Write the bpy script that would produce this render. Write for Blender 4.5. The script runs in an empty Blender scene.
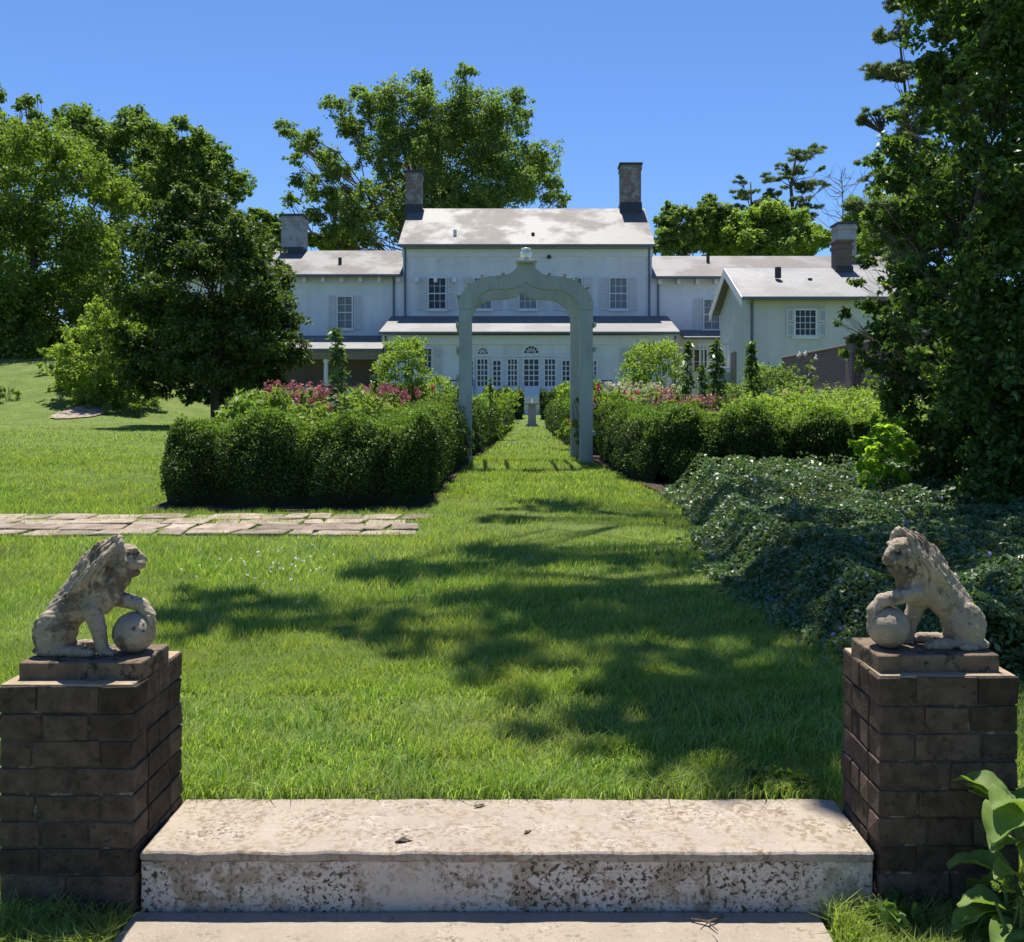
import bpy, bmesh, math, random
import numpy as np
from mathutils import Vector, Matrix

random.seed(11)
rng = np.random.default_rng(11)
scene = bpy.context.scene
COL = scene.collection

# ------------------------------------------------------------------ camera, sky, sun, exposure
cam_d = bpy.data.cameras.new('camera')
cam = bpy.data.objects.new('camera', cam_d)
COL.objects.link(cam)
F = 950.0                                   # focal length in pixels of the 1024 wide picture
cam_d.sensor_width = 36.0
cam_d.lens = 36.0 * F / 1024.0
cam_d.shift_x = -18.0 / 1024.0
cam_d.shift_y = -66.0 / 1024.0
cam_d.clip_start = 0.05
cam_d.clip_end = 3000.0
cam.location = (0, 0, 1.5)
cam.rotation_euler = (math.radians(90), 0, 0)
scene.camera = cam

SUN_EL, SUN_AZ = math.radians(71), math.radians(-6)      # azimuth measured from +Y towards +X
SD = Vector((math.sin(SUN_AZ) * math.cos(SUN_EL), math.cos(SUN_AZ) * math.cos(SUN_EL), math.sin(SUN_EL)))
world = bpy.data.worlds.new('World')
scene.world = world
world.use_nodes = True
wn = world.node_tree
bg = wn.nodes['Background']
sky = wn.nodes.new('ShaderNodeTexSky')
sky.sky_type = 'NISHITA'
sky.sun_disc = False
sky.sun_elevation = SUN_EL
sky.sun_rotation = SUN_AZ
sky.altitude = 400
sky.air_density = 1.0
sky.dust_density = 0.25
sky.ozone_density = 4.0
tint = wn.nodes.new('ShaderNodeMix'); tint.data_type = 'RGBA'; tint.blend_type = 'MULTIPLY'
tint.inputs[0].default_value = 1.0; tint.inputs[7].default_value = (0.36, 0.465, 0.62, 1)      # deep clear blue
wn.links.new(sky.outputs[0], tint.inputs[6])
wn.links.new(tint.outputs[2], bg.inputs[0])
bg.inputs[1].default_value = 0.145

sun_d = bpy.data.lights.new('sun', 'SUN')
sun_d.energy = 5.0
sun_d.angle = math.radians(0.55)
sun_d.color = (1.0, 0.94, 0.84)
sun = bpy.data.objects.new('sun', sun_d)
COL.objects.link(sun)
sun.rotation_euler = SD.to_track_quat('Z', 'Y').to_euler()
sun.location = (0, 10, 40)

scene.view_settings.view_transform = 'Standard'
scene.view_settings.look = 'None'
scene.view_settings.gamma = 1.0
scene.view_settings.use_curve_mapping = False
scene.view_settings.exposure = 0.82
scene.render.engine = 'CYCLES'
scene.cycles.max_bounces = 7
scene.cycles.diffuse_bounces = 4
scene.cycles.glossy_bounces = 2
scene.cycles.transmission_bounces = 4
scene.cycles.transparent_max_bounces = 4
scene.cycles.caustics_reflective = False
scene.cycles.caustics_refractive = False

# ------------------------------------------------------------------ helpers
def wx(px, Y): return (px - 530.0) * Y / F
def wz(py, Y): return 1.5 - (py - 405.0) * Y / F
def wp(px, py, Y): return np.array([wx(px, Y), Y, wz(py, Y)])

def sstep(a, b, x):
    t = np.clip((np.asarray(x, float) - a) / (b - a), 0, 1)
    return t * t * (3 - 2 * t)

_ph = np.random.default_rng(5).uniform(0, 6.28, (16, 4))
_dr = np.random.default_rng(6).normal(size=(16, 3))
_dr /= np.linalg.norm(_dr, axis=1)[:, None]
def noise3(p, scale, k=0):
    """cheap smooth noise, about -1..1"""
    p = np.asarray(p, float) * (6.283 / scale)
    out = 0
    for i in range(5):
        j = (i + k * 3) % 16
        out = out + np.sin(p @ _dr[j] * (0.7 + 0.25 * i) + _ph[j, 0]) * (1.0 / (1 + .35 * i))
    return out / 2.2

def gz(X, Y):
    """height of the ground"""
    X = np.asarray(X, float); Y = np.asarray(Y, float)
    slope = 0.165 + 0.0494 * (np.minimum(Y, 13.5) - 3.17)
    slope = np.where(Y < 3.17, 0.165, slope)
    z = slope * sstep(2.83, 3.12, Y)
    z = z - 0.012 * (1 - sstep(2.83, 3.12, Y)) 
    z = z + 0.35 * sstep(39, 47, Y)
    z = z + 3.2 * sstep(-13.0, -21, X) * sstep(33, 55, Y)
    z = z + 6 * sstep(60, 140, Y)
    return z

def tag(o, label=None, cat=None, group=None, kind=None):
    if label: o['label'] = label
    if cat: o['category'] = cat
    if group: o['group'] = group
    if kind: o['kind'] = kind
    return o

BASE = {}
def thing(name, label, cat, loc=(0, 0, 0), group=None):
    o = bpy.data.objects.new(name, None)
    o.empty_display_size = 0.2
    COL.objects.link(o)
    o.location = loc
    BASE[o.name] = np.array(loc, float)
    return tag(o, label, cat, group)

def finish(me, name, mat, parent, smooth):
    if mat: me.materials.append(mat)
    if smooth: me.polygons.foreach_set('use_smooth', [True] * len(me.polygons))
    me.update()
    o = bpy.data.objects.new(name, me)
    COL.objects.link(o)
    if parent:
        o.parent = parent
        BASE[o.name] = BASE[parent.name]
    return o

def shift_of(parent):
    return BASE[parent.name] if parent else np.zeros(3)

def np_obj(name, V, faces, mat, parent=None, smooth=False, origin=None):
    """faces: int array (M,3) or (M,4), or list of such arrays; V in world coordinates"""
    V = np.asarray(V, float)
    V = V - (shift_of(parent) if parent else (np.array(origin, float) if origin is not None else 0))
    fl = faces if isinstance(faces, list) else [faces]
    fl = [np.asarray(f, np.int32) for f in fl if len(f)]
    loops = np.concatenate([f.ravel() for f in fl])
    sizes = np.concatenate([np.full(len(f), f.shape[1], np.int32) for f in fl])
    starts = np.concatenate([[0], np.cumsum(sizes)[:-1]]).astype(np.int32)
    me = bpy.data.meshes.new(name)
    me.vertices.add(len(V)); me.vertices.foreach_set('co', V.astype(np.float32).ravel())
    me.loops.add(len(loops)); me.loops.foreach_set('vertex_index', loops.astype(np.int32))
    me.polygons.add(len(sizes)); me.polygons.foreach_set('loop_start', starts)
    me.update(calc_edges=True)
    o = finish(me, name, mat, parent, smooth)
    if parent is None and origin is not None:
        o.location = origin
        BASE[o.name] = np.array(origin, float)
    return o

class MB:
    """collects boxes, prisms and tubes in world coordinates, builds ONE mesh object"""
    def __init__(self): self.v = []; self.f = []
    def add(self, verts, faces):
        n = len(self.v)
        self.v += [tuple(map(float, p)) for p in verts]
        self.f += [tuple(i + n for i in f) for f in faces]
        return self
    def hexa(self, p):
        return self.add(p, [(0, 3, 2, 1), (4, 5, 6, 7), (0, 1, 5, 4), (1, 2, 6, 5), (2, 3, 7, 6), (3, 0, 4, 7)])
    def box(self, x0, x1, y0, y1, z0, z1):
        return self.hexa([(x0, y0, z0), (x1, y0, z0), (x1, y1, z0), (x0, y1, z0),
                          (x0, y0, z1), (x1, y0, z1), (x1, y1, z1), (x0, y1, z1)])
    def prism(self, pts, d):
        """polygon pts (3D) extruded by vector d"""
        n = len(pts)
        a = [tuple(p) for p in pts]; b = [tuple(np.array(p) + np.array(d)) for p in pts]
        fs = [tuple(range(n))[::-1], tuple(range(n, 2 * n))]
        fs += [(i, (i + 1) % n, n + (i + 1) % n, n + i) for i in range(n)]
        return self.add(a + b, fs)
    def tube(self, pts, rad, sides=8, caps=True):
        pts = [np.array(p, float) for p in pts]
        n = len(pts)
        if np.isscalar(rad): rad = [rad] * n
        base = len(self.v)
        up = np.array([0.13, 0.21, 0.97])
        for i in range(n):
            t = pts[min(i + 1, n - 1)] - pts[max(i - 1, 0)]
            t = t / (np.linalg.norm(t) + 1e-9)
            ref = up if abs(t @ up) < 0.9 else np.array([0.95, 0.3, 0.1])
            a = np.cross(t, ref); a /= np.linalg.norm(a); b = np.cross(t, a)
            for k in range(sides):
                w = 2 * math.pi * k / sides
                self.v.append(tuple(pts[i] + rad[i] * (math.cos(w) * a + math.sin(w) * b)))
        for i in range(n - 1):
            for k in range(sides):
                k2 = (k + 1) % sides
                self.f.append((base + i * sides + k, base + i * sides + k2, base + (i + 1) * sides + k2, base + (i + 1) * sides + k))
        if caps:
            self.f.append(tuple(base + k for k in range(sides))[::-1])
            self.f.append(tuple(base + (n - 1) * sides + k for k in range(sides)))
        return self
    def lathe(self, c, prof, sides=24):
        """prof: list of (r, z) from bottom to top"""
        base = len(self.v)
        for r, z in prof:
            for k in range(sides):
                w = 2 * math.pi * k / sides
                self.v.append((c[0] + r * math.cos(w), c[1] + r * math.sin(w), c[2] + z))
        for i in range(len(prof) - 1):
            for k in range(sides):
                k2 = (k + 1) % sides
                self.f.append((base + i * sides + k, base + i * sides + k2, base + (i + 1) * sides + k2, base + (i + 1) * sides + k))
        self.f.append(tuple(base + k for k in range(sides))[::-1])
        self.f.append(tuple(base + (len(prof) - 1) * sides + k for k in range(sides)))
        return self
    def build(self, name, mat, parent=None, bevel=0, smooth=False, origin=None, segs=2):
        off = shift_of(parent) if parent else (np.array(origin, float) if origin is not None else np.zeros(3))
        me = bpy.data.meshes.new(name)
        me.from_pydata([tuple(np.array(p) - off) for p in self.v], [], self.f)
        bm = bmesh.new(); bm.from_mesh(me)
        bmesh.ops.recalc_face_normals(bm, faces=bm.faces)
        if bevel:
            es = [e for e in bm.edges if len(e.link_faces) == 2 and e.calc_face_angle(0) > 0.5]
            bmesh.ops.bevel(bm, geom=es, offset=bevel, segments=segs, affect='EDGES', profile=0.6, clamp_overlap=True)
        bm.to_mesh(me); bm.free()
        o = finish(me, name, mat, parent, smooth)
        if parent is None and origin is not None:
            o.location = origin; BASE[o.name] = np.array(origin, float)
        return o

# ------------------------------------------------------------------ materials
def new_mat(name):
    m = bpy.data.materials.new(name); m.use_nodes = True
    nt = m.node_tree
    return m, nt, nt.nodes['Principled BSDF']

def N(nt, kind, **kw):
    n = nt.nodes.new(kind)
    for k, v in kw.items(): setattr(n, k, v)
    return n

def noise_node(nt, vec, scale, detail=6, rough=0.6):
    n = N(nt, 'ShaderNodeTexNoise')
    n.inputs['Scale'].default_value = scale
    n.inputs['Detail'].default_value = detail
    n.inputs['Roughness'].default_value = rough
    nt.links.new(vec, n.inputs['Vector'])
    return n.outputs[0]

def ramp(nt, fac, stops):
    r = N(nt, 'ShaderNodeValToRGB')
    el = r.color_ramp.elements
    while len(el) < len(stops): el.new(0.5)
    for e, (p, c) in zip(el, stops):
        e.position = p; e.color = (c[0], c[1], c[2], 1) if not np.isscalar(c) else (c, c, c, 1)
    nt.links.new(fac, r.inputs[0])
    return r.outputs[0]

def mix(nt, fac, a, b, mode='MIX'):
    m = N(nt, 'ShaderNodeMix', data_type='RGBA', blend_type=mode)
    for s, v in ((m.inputs[0], fac), (m.inputs[6], a), (m.inputs[7], b)):
        if hasattr(v, 'links'): nt.links.new(v, s)
        elif np.isscalar(v): s.default_value = v
        else: s.default_value = (v[0], v[1], v[2], 1)
    return m.outputs[2]

def objvec(nt, scale=None):
    t = N(nt, 'ShaderNodeTexCoord')
    if scale is None: return t.outputs['Object']
    mp = N(nt, 'ShaderNodeMapping'); mp.inputs['Scale'].default_value = scale
    nt.links.new(t.outputs['Object'], mp.inputs['Vector'])
    return mp.outputs[0]

def bump(nt, bs, height, strength, dist=0.01):
    b = N(nt, 'ShaderNodeBump')
    b.inputs['Strength'].default_value = strength; b.inputs['Distance'].default_value = dist
    nt.links.new(height, b.inputs['Height']); nt.links.new(b.outputs[0], bs.inputs['Normal'])

def island(nt):
    return N(nt, 'ShaderNodeNewGeometry').outputs['Random Per Island']

def surf_mat(name, c1, c2, scale=3.0, rough=0.85, bscale=40, bstr=0.3, bdist=0.01, spots=None, isl=0.0, stretch=None, lo=0.35, hi=0.65):
    """mottled matt surface; spots=(colour, scale, threshold) adds stains; isl varies brightness per piece"""
    m, nt, bs = new_mat(name)
    v = objvec(nt, stretch)
    c = ramp(nt, noise_node(nt, v, scale), [(lo, c1), (hi, c2)])
    if spots:
        for sc, ss, th in spots:
            f = ramp(nt, noise_node(nt, v, ss, 8, 0.65), [(th, 0.0), (th + 0.07, 1.0)])
            c = mix(nt, f, c, sc)
    if isl:
        k = ramp(nt, island(nt), [(0, 1 - isl), (1, 1 + isl)])
        c = mix(nt, 1.0, c, k, 'MULTIPLY')
    nt.links.new(c, bs.inputs['Base Color'])
    bs.inputs['Roughness'].default_value = rough
    bs.inputs['Specular IOR Level'].default_value = 0.25
    if bstr: bump(nt, bs, noise_node(nt, v, bscale, 8, 0.6), bstr, bdist)
    return m

def leaf_mat(name, c1, c2, c3=None, trans=0.35, rough=0.55, spec=0.2, big=None, tcol=None, big2=None):
    """leaves: colour varies leaf by leaf and from clump to clump, some light goes through"""
    m, nt, bs = new_mat(name)
    stops = [(0.0, c1), (0.6, c2)] + ([(1.0, c3)] if c3 else [])
    c = ramp(nt, island(nt), stops)
    if big:
        f = ramp(nt, noise_node(nt, objvec(nt), big[0], 3), [(0.4, 0.0), (0.62, 1.0)])
        c = mix(nt, f, c, mix(nt, 0.65, c, big[1]))
    if big2:
        f = ramp(nt, noise_node(nt, objvec(nt), big2[0], 4, .7), [(0.54, 0.0), (0.68, 0.8)])
        c = mix(nt, f, c, mix(nt, 0.6, c, big2[1]))
    nt.links.new(c, bs.inputs['Base Color'])
    bs.inputs['Roughness'].default_value = rough
    bs.inputs['Specular IOR Level'].default_value = spec
    tr = N(nt, 'ShaderNodeBsdfTranslucent')
    nt.links.new(mix(nt, 1.0, c, tcol or (1.5, 1.6, 0.55), 'MULTIPLY'), tr.inputs['Color'])
    ms = N(nt, 'ShaderNodeMixShader'); ms.inputs[0].default_value = trans
    nt.links.new(bs.outputs[0], ms.inputs[1]); nt.links.new(tr.outputs[0], ms.inputs[2])
    nt.links.new(ms.outputs[0], nt.nodes['Material Output'].inputs['Surface'])
    return m

def plain(name, c, rough=0.6, metal=0, spec=0.3, var=0.12, scale=6):
    m, nt, bs = new_mat(name)
    c1 = tuple(x * (1 - var) for x in c); c2 = tuple(min(1, x * (1 + var)) for x in c)
    nt.links.new(ramp(nt, noise_node(nt, objvec(nt), scale), [(0.35, c1), (0.65, c2)]), bs.inputs['Base Color'])
    bs.inputs['Roughness'].default_value = rough; bs.inputs['Metallic'].default_value = metal
    bs.inputs['Specular IOR Level'].default_value = spec
    return m

def roof_mat(name, light, dark, patch, s0=0.46, s1=0.24):
    """slate rows with pale worn patches"""
    m, nt, bs = new_mat(name)
    v = objvec(nt)
    br = N(nt, 'ShaderNodeTexBrick'); br.offset = 0.5
    br.inputs['Scale'].default_value = 1.0
    br.inputs['Color1'].default_value = (0.9, 0.9, 0.9, 1); br.inputs['Color2'].default_value = (1.08, 1.08, 1.08, 1)
    br.inputs['Mortar'].default_value = (0.68, 0.68, 0.68, 1)
    br.inputs['Mortar Size'].default_value = 0.012
    br.inputs['Brick Width'].default_value = 0.28; br.inputs['Row Height'].default_value = 0.22
    mp = N(nt, 'ShaderNodeMapping'); mp.inputs['Rotation'].default_value = (0, 0, 0)
    nt.links.new(v, mp.inputs['Vector']); nt.links.new(mp.outputs[0], br.inputs['Vector'])
    f = ramp(nt, noise_node(nt, objvec(nt, (1, 1, 0.6)), patch, 9, 0.62), [(0.44, 0.0), (0.53, 0.85), (0.7, 1.0)])
    c = mix(nt, f, light, dark)
    c = mix(nt, 1.0, c, br.outputs['Color'], 'MULTIPLY')
    nt.links.new(c, bs.inputs['Base Color'])
    nt.links.new(ramp(nt, f, [(0, 0.60), (1, 0.70)]), bs.inputs['Roughness'])
    nt.links.new(ramp(nt, f, [(0, s0), (1, s1)]), bs.inputs['Specular IOR Level'])
    bump(nt, bs, br.outputs['Color'], 0.25, 0.02)
    return m

def brick_mat(name, a, b, mortar, paint=None, pth=0.5):
    """distant brickwork, partly lime washed when paint is given"""
    m, nt, bs = new_mat(name)
    t = N(nt, 'ShaderNodeTexCoord')
    s = N(nt, 'ShaderNodeSeparateXYZ'); nt.links.new(t.outputs['Object'], s.inputs[0])
    ad = N(nt, 'ShaderNodeMath', operation='ADD'); nt.links.new(s.outputs[0], ad.inputs[0]); nt.links.new(s.outputs[1], ad.inputs[1])
    cb = N(nt, 'ShaderNodeCombineXYZ'); nt.links.new(ad.outputs[0], cb.inputs[0]); nt.links.new(s.outputs[2], cb.inputs[1])
    br = N(nt, 'ShaderNodeTexBrick'); br.inputs['Scale'].default_value = 1
    br.inputs['Color1'].default_value = (*a, 1); br.inputs['Color2'].default_value = (*b, 1); br.inputs['Mortar'].default_value = (*mortar, 1)
    br.inputs['Mortar Size'].default_value = 0.01; br.inputs['Brick Width'].default_value = 0.22; br.inputs['Row Height'].default_value = 0.08
    nt.links.new(cb.outputs[0], br.inputs['Vector'])
    c = br.outputs['Color']
    if paint:
        f = ramp(nt, noise_node(nt, t.outputs['Object'], 2.2, 9, 0.7), [(pth - 0.05, 0.0), (pth + 0.05, 1.0)])
        c = mix(nt, f, c, paint)
    nt.links.new(c, bs.inputs['Base Color'])
    bs.inputs['Roughness'].default_value = 0.9
    bump(nt, bs, br.outputs['Fac'], -0.3, 0.01)
    return m

def speck_mat(name, c1, c2, layers):
    """weathered concrete: each layer = (colour, patch scale, speck scale, patch threshold, speck threshold)"""
    m, nt, bs = new_mat(name)
    v = objvec(nt)
    c = ramp(nt, noise_node(nt, v, 3.5, 8, .7), [(0.3, c1), (0.7, c2)])
    for col, ps, ss, pt, st_ in layers:
        a = ramp(nt, noise_node(nt, v, ps, 5, .6), [(pt - .04, 0.0), (pt + .16, 1.0)])
        b = ramp(nt, noise_node(nt, v, ss, 5, .6), [(st_ - .02, 0.0), (st_ + .05, 1.0)])
        mu = N(nt, 'ShaderNodeMath', operation='MULTIPLY'); nt.links.new(a, mu.inputs[0]); nt.links.new(b, mu.inputs[1])
        c = mix(nt, mu.outputs[0], c, col)
    fine = ramp(nt, noise_node(nt, v, 260, 4, .7), [(0.3, 0.82), (0.7, 1.12)])
    c = mix(nt, 1.0, c, fine, 'MULTIPLY')
    nt.links.new(c, bs.inputs['Base Color'])
    bs.inputs['Roughness'].default_value = 0.92; bs.inputs['Specular IOR Level'].default_value = 0.2
    bump(nt, bs, noise_node(nt, v, 90, 10, 0.7), 0.7, 0.005)
    return m

def wall_mat(name, c1, c2, spots):
    """lime washed brickwork: brick relief under the paint, peeling and rain stains"""
    m, nt, bs = new_mat(name)
    v = objvec(nt)
    c = ramp(nt, noise_node(nt, v, 0.6, 6), [(0.35, c1), (0.65, c2)])
    c = mix(nt, 1.0, c, ramp(nt, noise_node(nt, objvec(nt, (1.6, 1.6, 0.18)), 1.2, 6, .65), [(0.3, 0.90), (0.6, 1.0)]), 'MULTIPLY')
    for sc, ss, th in spots:
        c = mix(nt, ramp(nt, noise_node(nt, v, ss, 9, 0.7), [(th, 0.0), (th + 0.06, 1.0)]), c, sc)
    s = N(nt, 'ShaderNodeSeparateXYZ'); nt.links.new(v, s.inputs[0])
    ad = N(nt, 'ShaderNodeMath', operation='ADD'); nt.links.new(s.outputs[0], ad.inputs[0]); nt.links.new(s.outputs[1], ad.inputs[1])
    cb = N(nt, 'ShaderNodeCombineXYZ'); nt.links.new(ad.outputs[0], cb.inputs[0]); nt.links.new(s.outputs[2], cb.inputs[1])
    br = N(nt, 'ShaderNodeTexBrick'); br.inputs['Scale'].default_value = 1
    br.inputs['Color1'].default_value = (1, 1, 1, 1); br.inputs['Color2'].default_value = (.95, .95, .95, 1); br.inputs['Mortar'].default_value = (.88, .88, .88, 1)
    br.inputs['Mortar Size'].default_value = 0.012; br.inputs['Brick Width'].default_value = 0.24; br.inputs['Row Height'].default_value = 0.085
    nt.links.new(cb.outputs[0], br.inputs['Vector'])
    c = mix(nt, 1.0, c, br.outputs['Color'], 'MULTIPLY')
    nt.links.new(c, bs.inputs['Base Color'])
    bs.inputs['Roughness'].default_value = 0.85; bs.inputs['Specular IOR Level'].default_value = 0.2
    bump(nt, bs, br.outputs['Fac'], -0.5, 0.02)
    return m

M = {}
M['grass'] = leaf_mat('grass_blades', (0.1141, 0.1994, 0.0356), (0.2167, 0.3366, 0.0647), (0.4563, 0.536, 0.2587), trans=0.40, rough=0.6, spec=0.12,
                      big=(1.3, (0.29, 0.33, 0.10)), big2=(4.5, (0.36, 0.34, 0.14)))
M['turf'] = surf_mat('turf', (0.085, 0.125, 0.024), (0.135, 0.185, 0.04), 0.9, 0.95, 60, 0.8, 0.03,
                     spots=[((0.07, 0.105, 0.022), 14, 0.56)])
M['soil'] = surf_mat('soil', (0.035, 0.025, 0.018), (0.08, 0.055, 0.038), 9, 0.95, 30, 0.9, 0.03)
M['concrete'] = speck_mat('worn_concrete', (0.29, 0.245, 0.195), (0.37, 0.318, 0.26), [((0.23, 0.18, 0.13), 9, 52, .42, .50), ((0.42, 0.37, 0.31), 6, 40, .5, .54), ((0.11, 0.085, 0.06), 6, 70, .50, .55)])
M['riser'] = speck_mat('stained_riser', (0.50, 0.44, 0.36), (0.60, 0.54, 0.46), [((0.34, 0.28, 0.20), 5, 14, .42, .50), ((0.075, 0.06, 0.043), 4, 58, .42, .54), ((0.05, 0.04, 0.03), 3.5, 95, .44, .59)])  # base colour lifted above the tread to make up for shade on the riser
M['walk'] = speck_mat('walk_concrete', (0.26, 0.22, 0.175), (0.34, 0.29, 0.235), [((0.17, 0.14, 0.10), 8, 60, .5, .56), ((0.42, 0.37, 0.31), 9, 110, .5, .6)])
M['flag'] = surf_mat('flagstone', (0.19, 0.145, 0.11), (0.32, 0.265, 0.215), 5, 0.85, 40, 0.7, 0.015, isl=0.35, spots=[((0.12, 0.10, 0.07), 14, 0.57)])
M['brick'] = surf_mat('old_brick', (0.058, 0.040, 0.028), (0.115, 0.080, 0.056), 22, 0.94, 90, 1.0, 0.008,
                      spots=[((0.045, 0.033, 0.025), 34, 0.58), ((0.15, 0.115, 0.08), 60, 0.66)], isl=0.42)
M['wash'] = surf_mat('cement_wash', (0.24, 0.18, 0.115), (0.36, 0.28, 0.19), 9, 0.95, 80, 0.8, 0.005, spots=[((0.12, 0.09, 0.06), 12, 0.58)])
M['mortar'] = surf_mat('old_mortar', (0.05, 0.04, 0.032), (0.10, 0.085, 0.065), 18, 0.95, 60, 0.8, 0.006, spots=[((0.26, 0.22, 0.17), 12, 0.57)])
M['stone'] = surf_mat('weathered_limestone', (0.265, 0.215, 0.155), (0.41, 0.34, 0.25), 12, 0.95, 120, 1.0, 0.005,
                      spots=[((0.14, 0.11, 0.078), 9, 0.50), ((0.52, 0.43, 0.30), 40, 0.60), ((0.065, 0.057, 0.047), 24, 0.60)])
M['plinth'] = surf_mat('plinth_stone', (0.11, 0.075, 0.05), (0.19, 0.14, 0.095), 12, 0.92, 60, 0.9, 0.006,
                       spots=[((0.045, 0.036, 0.028), 18, 0.53), ((0.22, 0.175, 0.125), 30, 0.64)])
M['white'] = wall_mat('white_wall', (0.76, 0.76, 0.755), (0.86, 0.86, 0.855), [((0.58, 0.56, 0.53), 1.7, 0.62), ((0.42, 0.39, 0.36), 4.5, 0.68)])
M['cream'] = wall_mat('cream_wall', (0.66, 0.655, 0.59), (0.73, 0.725, 0.66), [((0.56, 0.55, 0.49), 1.5, 0.62)])
M['trim'] = plain('white_trim', (0.78, 0.78, 0.76), 0.55, var=0.04)
M['shutter'] = plain('louvred_shutter', (0.66, 0.66, 0.63), 0.6, var=0.05)
M['tan'] = plain('porch_wall_tan', (0.40, 0.32, 0.24), 0.8, var=0.08, scale=1)
M['greywall'] = plain('grey_basement', (0.42, 0.43, 0.44), 0.8, var=0.1, scale=1)
M['dark'] = plain('dark_metal', (0.035, 0.038, 0.045), 0.5, var=0.1)
M['lead'] = plain('lead_flashing', (0.05, 0.055, 0.065), 0.6, var=0.15)
M['gutter'] = plain('grey_gutter', (0.13, 0.15, 0.18), 0.5, var=0.1)
M['roof'] = roof_mat('pale_slate', (0.12, 0.12, 0.125), (0.135, 0.115, 0.105), 0.28)
M['roof2'] = roof_mat('worn_slate', (0.12, 0.115, 0.12), (0.13, 0.11, 0.10), 0.35, .62, .38)
M['roof3'] = roof_mat('clean_slate', (0.15, 0.15, 0.155), (0.14, 0.138, 0.14), 0.3, 0.80, 0.70)
M['chim'] = brick_mat('limewashed_brick', (0.16, 0.085, 0.062), (0.21, 0.125, 0.095), (0.28, 0.26, 0.235), (0.30, 0.31, 0.30), 0.53)
M['chimw'] = brick_mat('whitened_brick', (0.22, 0.19, 0.175), (0.28, 0.26, 0.245), (0.36, 0.36, 0.35), (0.36, 0.375, 0.38), 0.48)
M['chimb'] = brick_mat('brown_brick', (0.13, 0.075, 0.055), (0.18, 0.11, 0.08), (0.2, 0.17, 0.14))
M['gbrick'] = brick_mat('garden_brick', (0.20, 0.105, 0.08), (0.27, 0.16, 0.12), (0.27, 0.24, 0.21))
M['coping'] = plain('coping_stone', (0.26, 0.21, 0.165), 0.9)
M['arch'] = surf_mat('aged_grey_paint', (0.37, 0.40, 0.375), (0.45, 0.48, 0.45), 5, 0.7, 60, 0.15, 0.003,
                     spots=[((0.31, 0.33, 0.29), 11, 0.60), ((0.22, 0.22, 0.19), 24, 0.68)], stretch=(1, 1, 0.35))
M['sund'] = surf_mat('sundial_stone', (0.30, 0.28, 0.25), (0.42, 0.39, 0.36), 12, 0.9, 50, 0.5, 0.01)
M['glassball'] = plain('milk_glass', (0.75, 0.74, 0.72), 0.25, spec=0.5, var=0.05)
gm, gnt, gbs = new_mat('window_glass')
gbs.inputs['Base Color'].default_value = (0.02, 0.024, 0.03, 1); gbs.inputs['Roughness'].default_value = 0.06
gbs.inputs['Specular IOR Level'].default_value = 0.3
M['glass'] = gm
M['blind'] = plain('drawn_blind', (0.20, 0.22, 0.22), 0.4, spec=0.4, var=0.1)
M['bark'] = surf_mat('bark', (0.07, 0.055, 0.042), (0.14, 0.11, 0.085), 6, 0.95, 20, 0.9, 0.03, stretch=(1, 1, 0.25))
M['barkg'] = surf_mat('grey_bark', (0.10, 0.085, 0.07), (0.18, 0.16, 0.135), 6, 0.95, 20, 0.9, 0.03, stretch=(1, 1, 0.25))
M['stem'] = plain('green_stem', (0.09, 0.14, 0.04), 0.7)
M['box'] = leaf_mat('boxwood_leaf', (0.024, 0.052, 0.010), (0.042, 0.085, 0.015), (0.085, 0.145, 0.025), trans=0.22, rough=0.5, spec=0.15)
M['boxnew'] = leaf_mat('boxwood_new_leaf', (0.09, 0.16, 0.025), (0.14, 0.235, 0.035), (0.2, 0.3, 0.06), trans=0.35)
M['boxcore'] = surf_mat('boxwood_dark_core', (0.012, 0.018, 0.006), (0.02, 0.03, 0.01), 12, 0.95, 20, 0.8, 0.03)
M['maple'] = leaf_mat('maple_leaf', (0.0414, 0.0747, 0.0166), (0.0706, 0.1161, 0.0267), (0.1328, 0.1908, 0.0414), trans=0.32, spec=.25)
M['ltree'] = leaf_mat('light_tree_leaf', (0.0905, 0.1509, 0.0264), (0.1358, 0.2075, 0.0415), (0.2037, 0.2716, 0.0679), trans=0.45)
M['dtree'] = leaf_mat('deep_tree_leaf', (0.0927, 0.1546, 0.0361), (0.1443, 0.2164, 0.0567), (0.2061, 0.2885, 0.0824), trans=0.45)
M['oak'] = leaf_mat('oak_leaf', (0.1056, 0.1659, 0.048), (0.1543, 0.227, 0.0721), (0.2192, 0.2969, 0.1153), trans=0.48)
M['rtree'] = leaf_mat('round_tree_leaf', (0.1385, 0.2186, 0.04), (0.1904, 0.2824, 0.0601), (0.2596, 0.3461, 0.1002), trans=0.48)
M['pine'] = leaf_mat('pine_needles', (0.11, 0.16, 0.085), (0.16, 0.21, 0.115), (0.22, 0.27, 0.15), trans=0.35)
M['holly'] = leaf_mat('holly_leaf', (0.0564, 0.1048, 0.0269), (0.0941, 0.1613, 0.0403), (0.1882, 0.2822, 0.0605), trans=0.4, rough=0.45, spec=0.25)
M['vinca'] = leaf_mat('periwinkle_leaf', (0.065, 0.115, 0.055), (0.10, 0.17, 0.08), (0.18, 0.25, 0.13), trans=0.25, rough=0.40, spec=0.40)
M['bank'] = leaf_mat('bank_leaf', (0.17, 0.255, 0.0425), (0.2295, 0.3145, 0.0638), (0.306, 0.374, 0.1105), trans=0.5)
M['lime'] = leaf_mat('lime_leaf', (0.20, 0.33, 0.035), (0.28, 0.42, 0.045), (0.34, 0.46, 0.06), trans=0.55)
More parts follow.
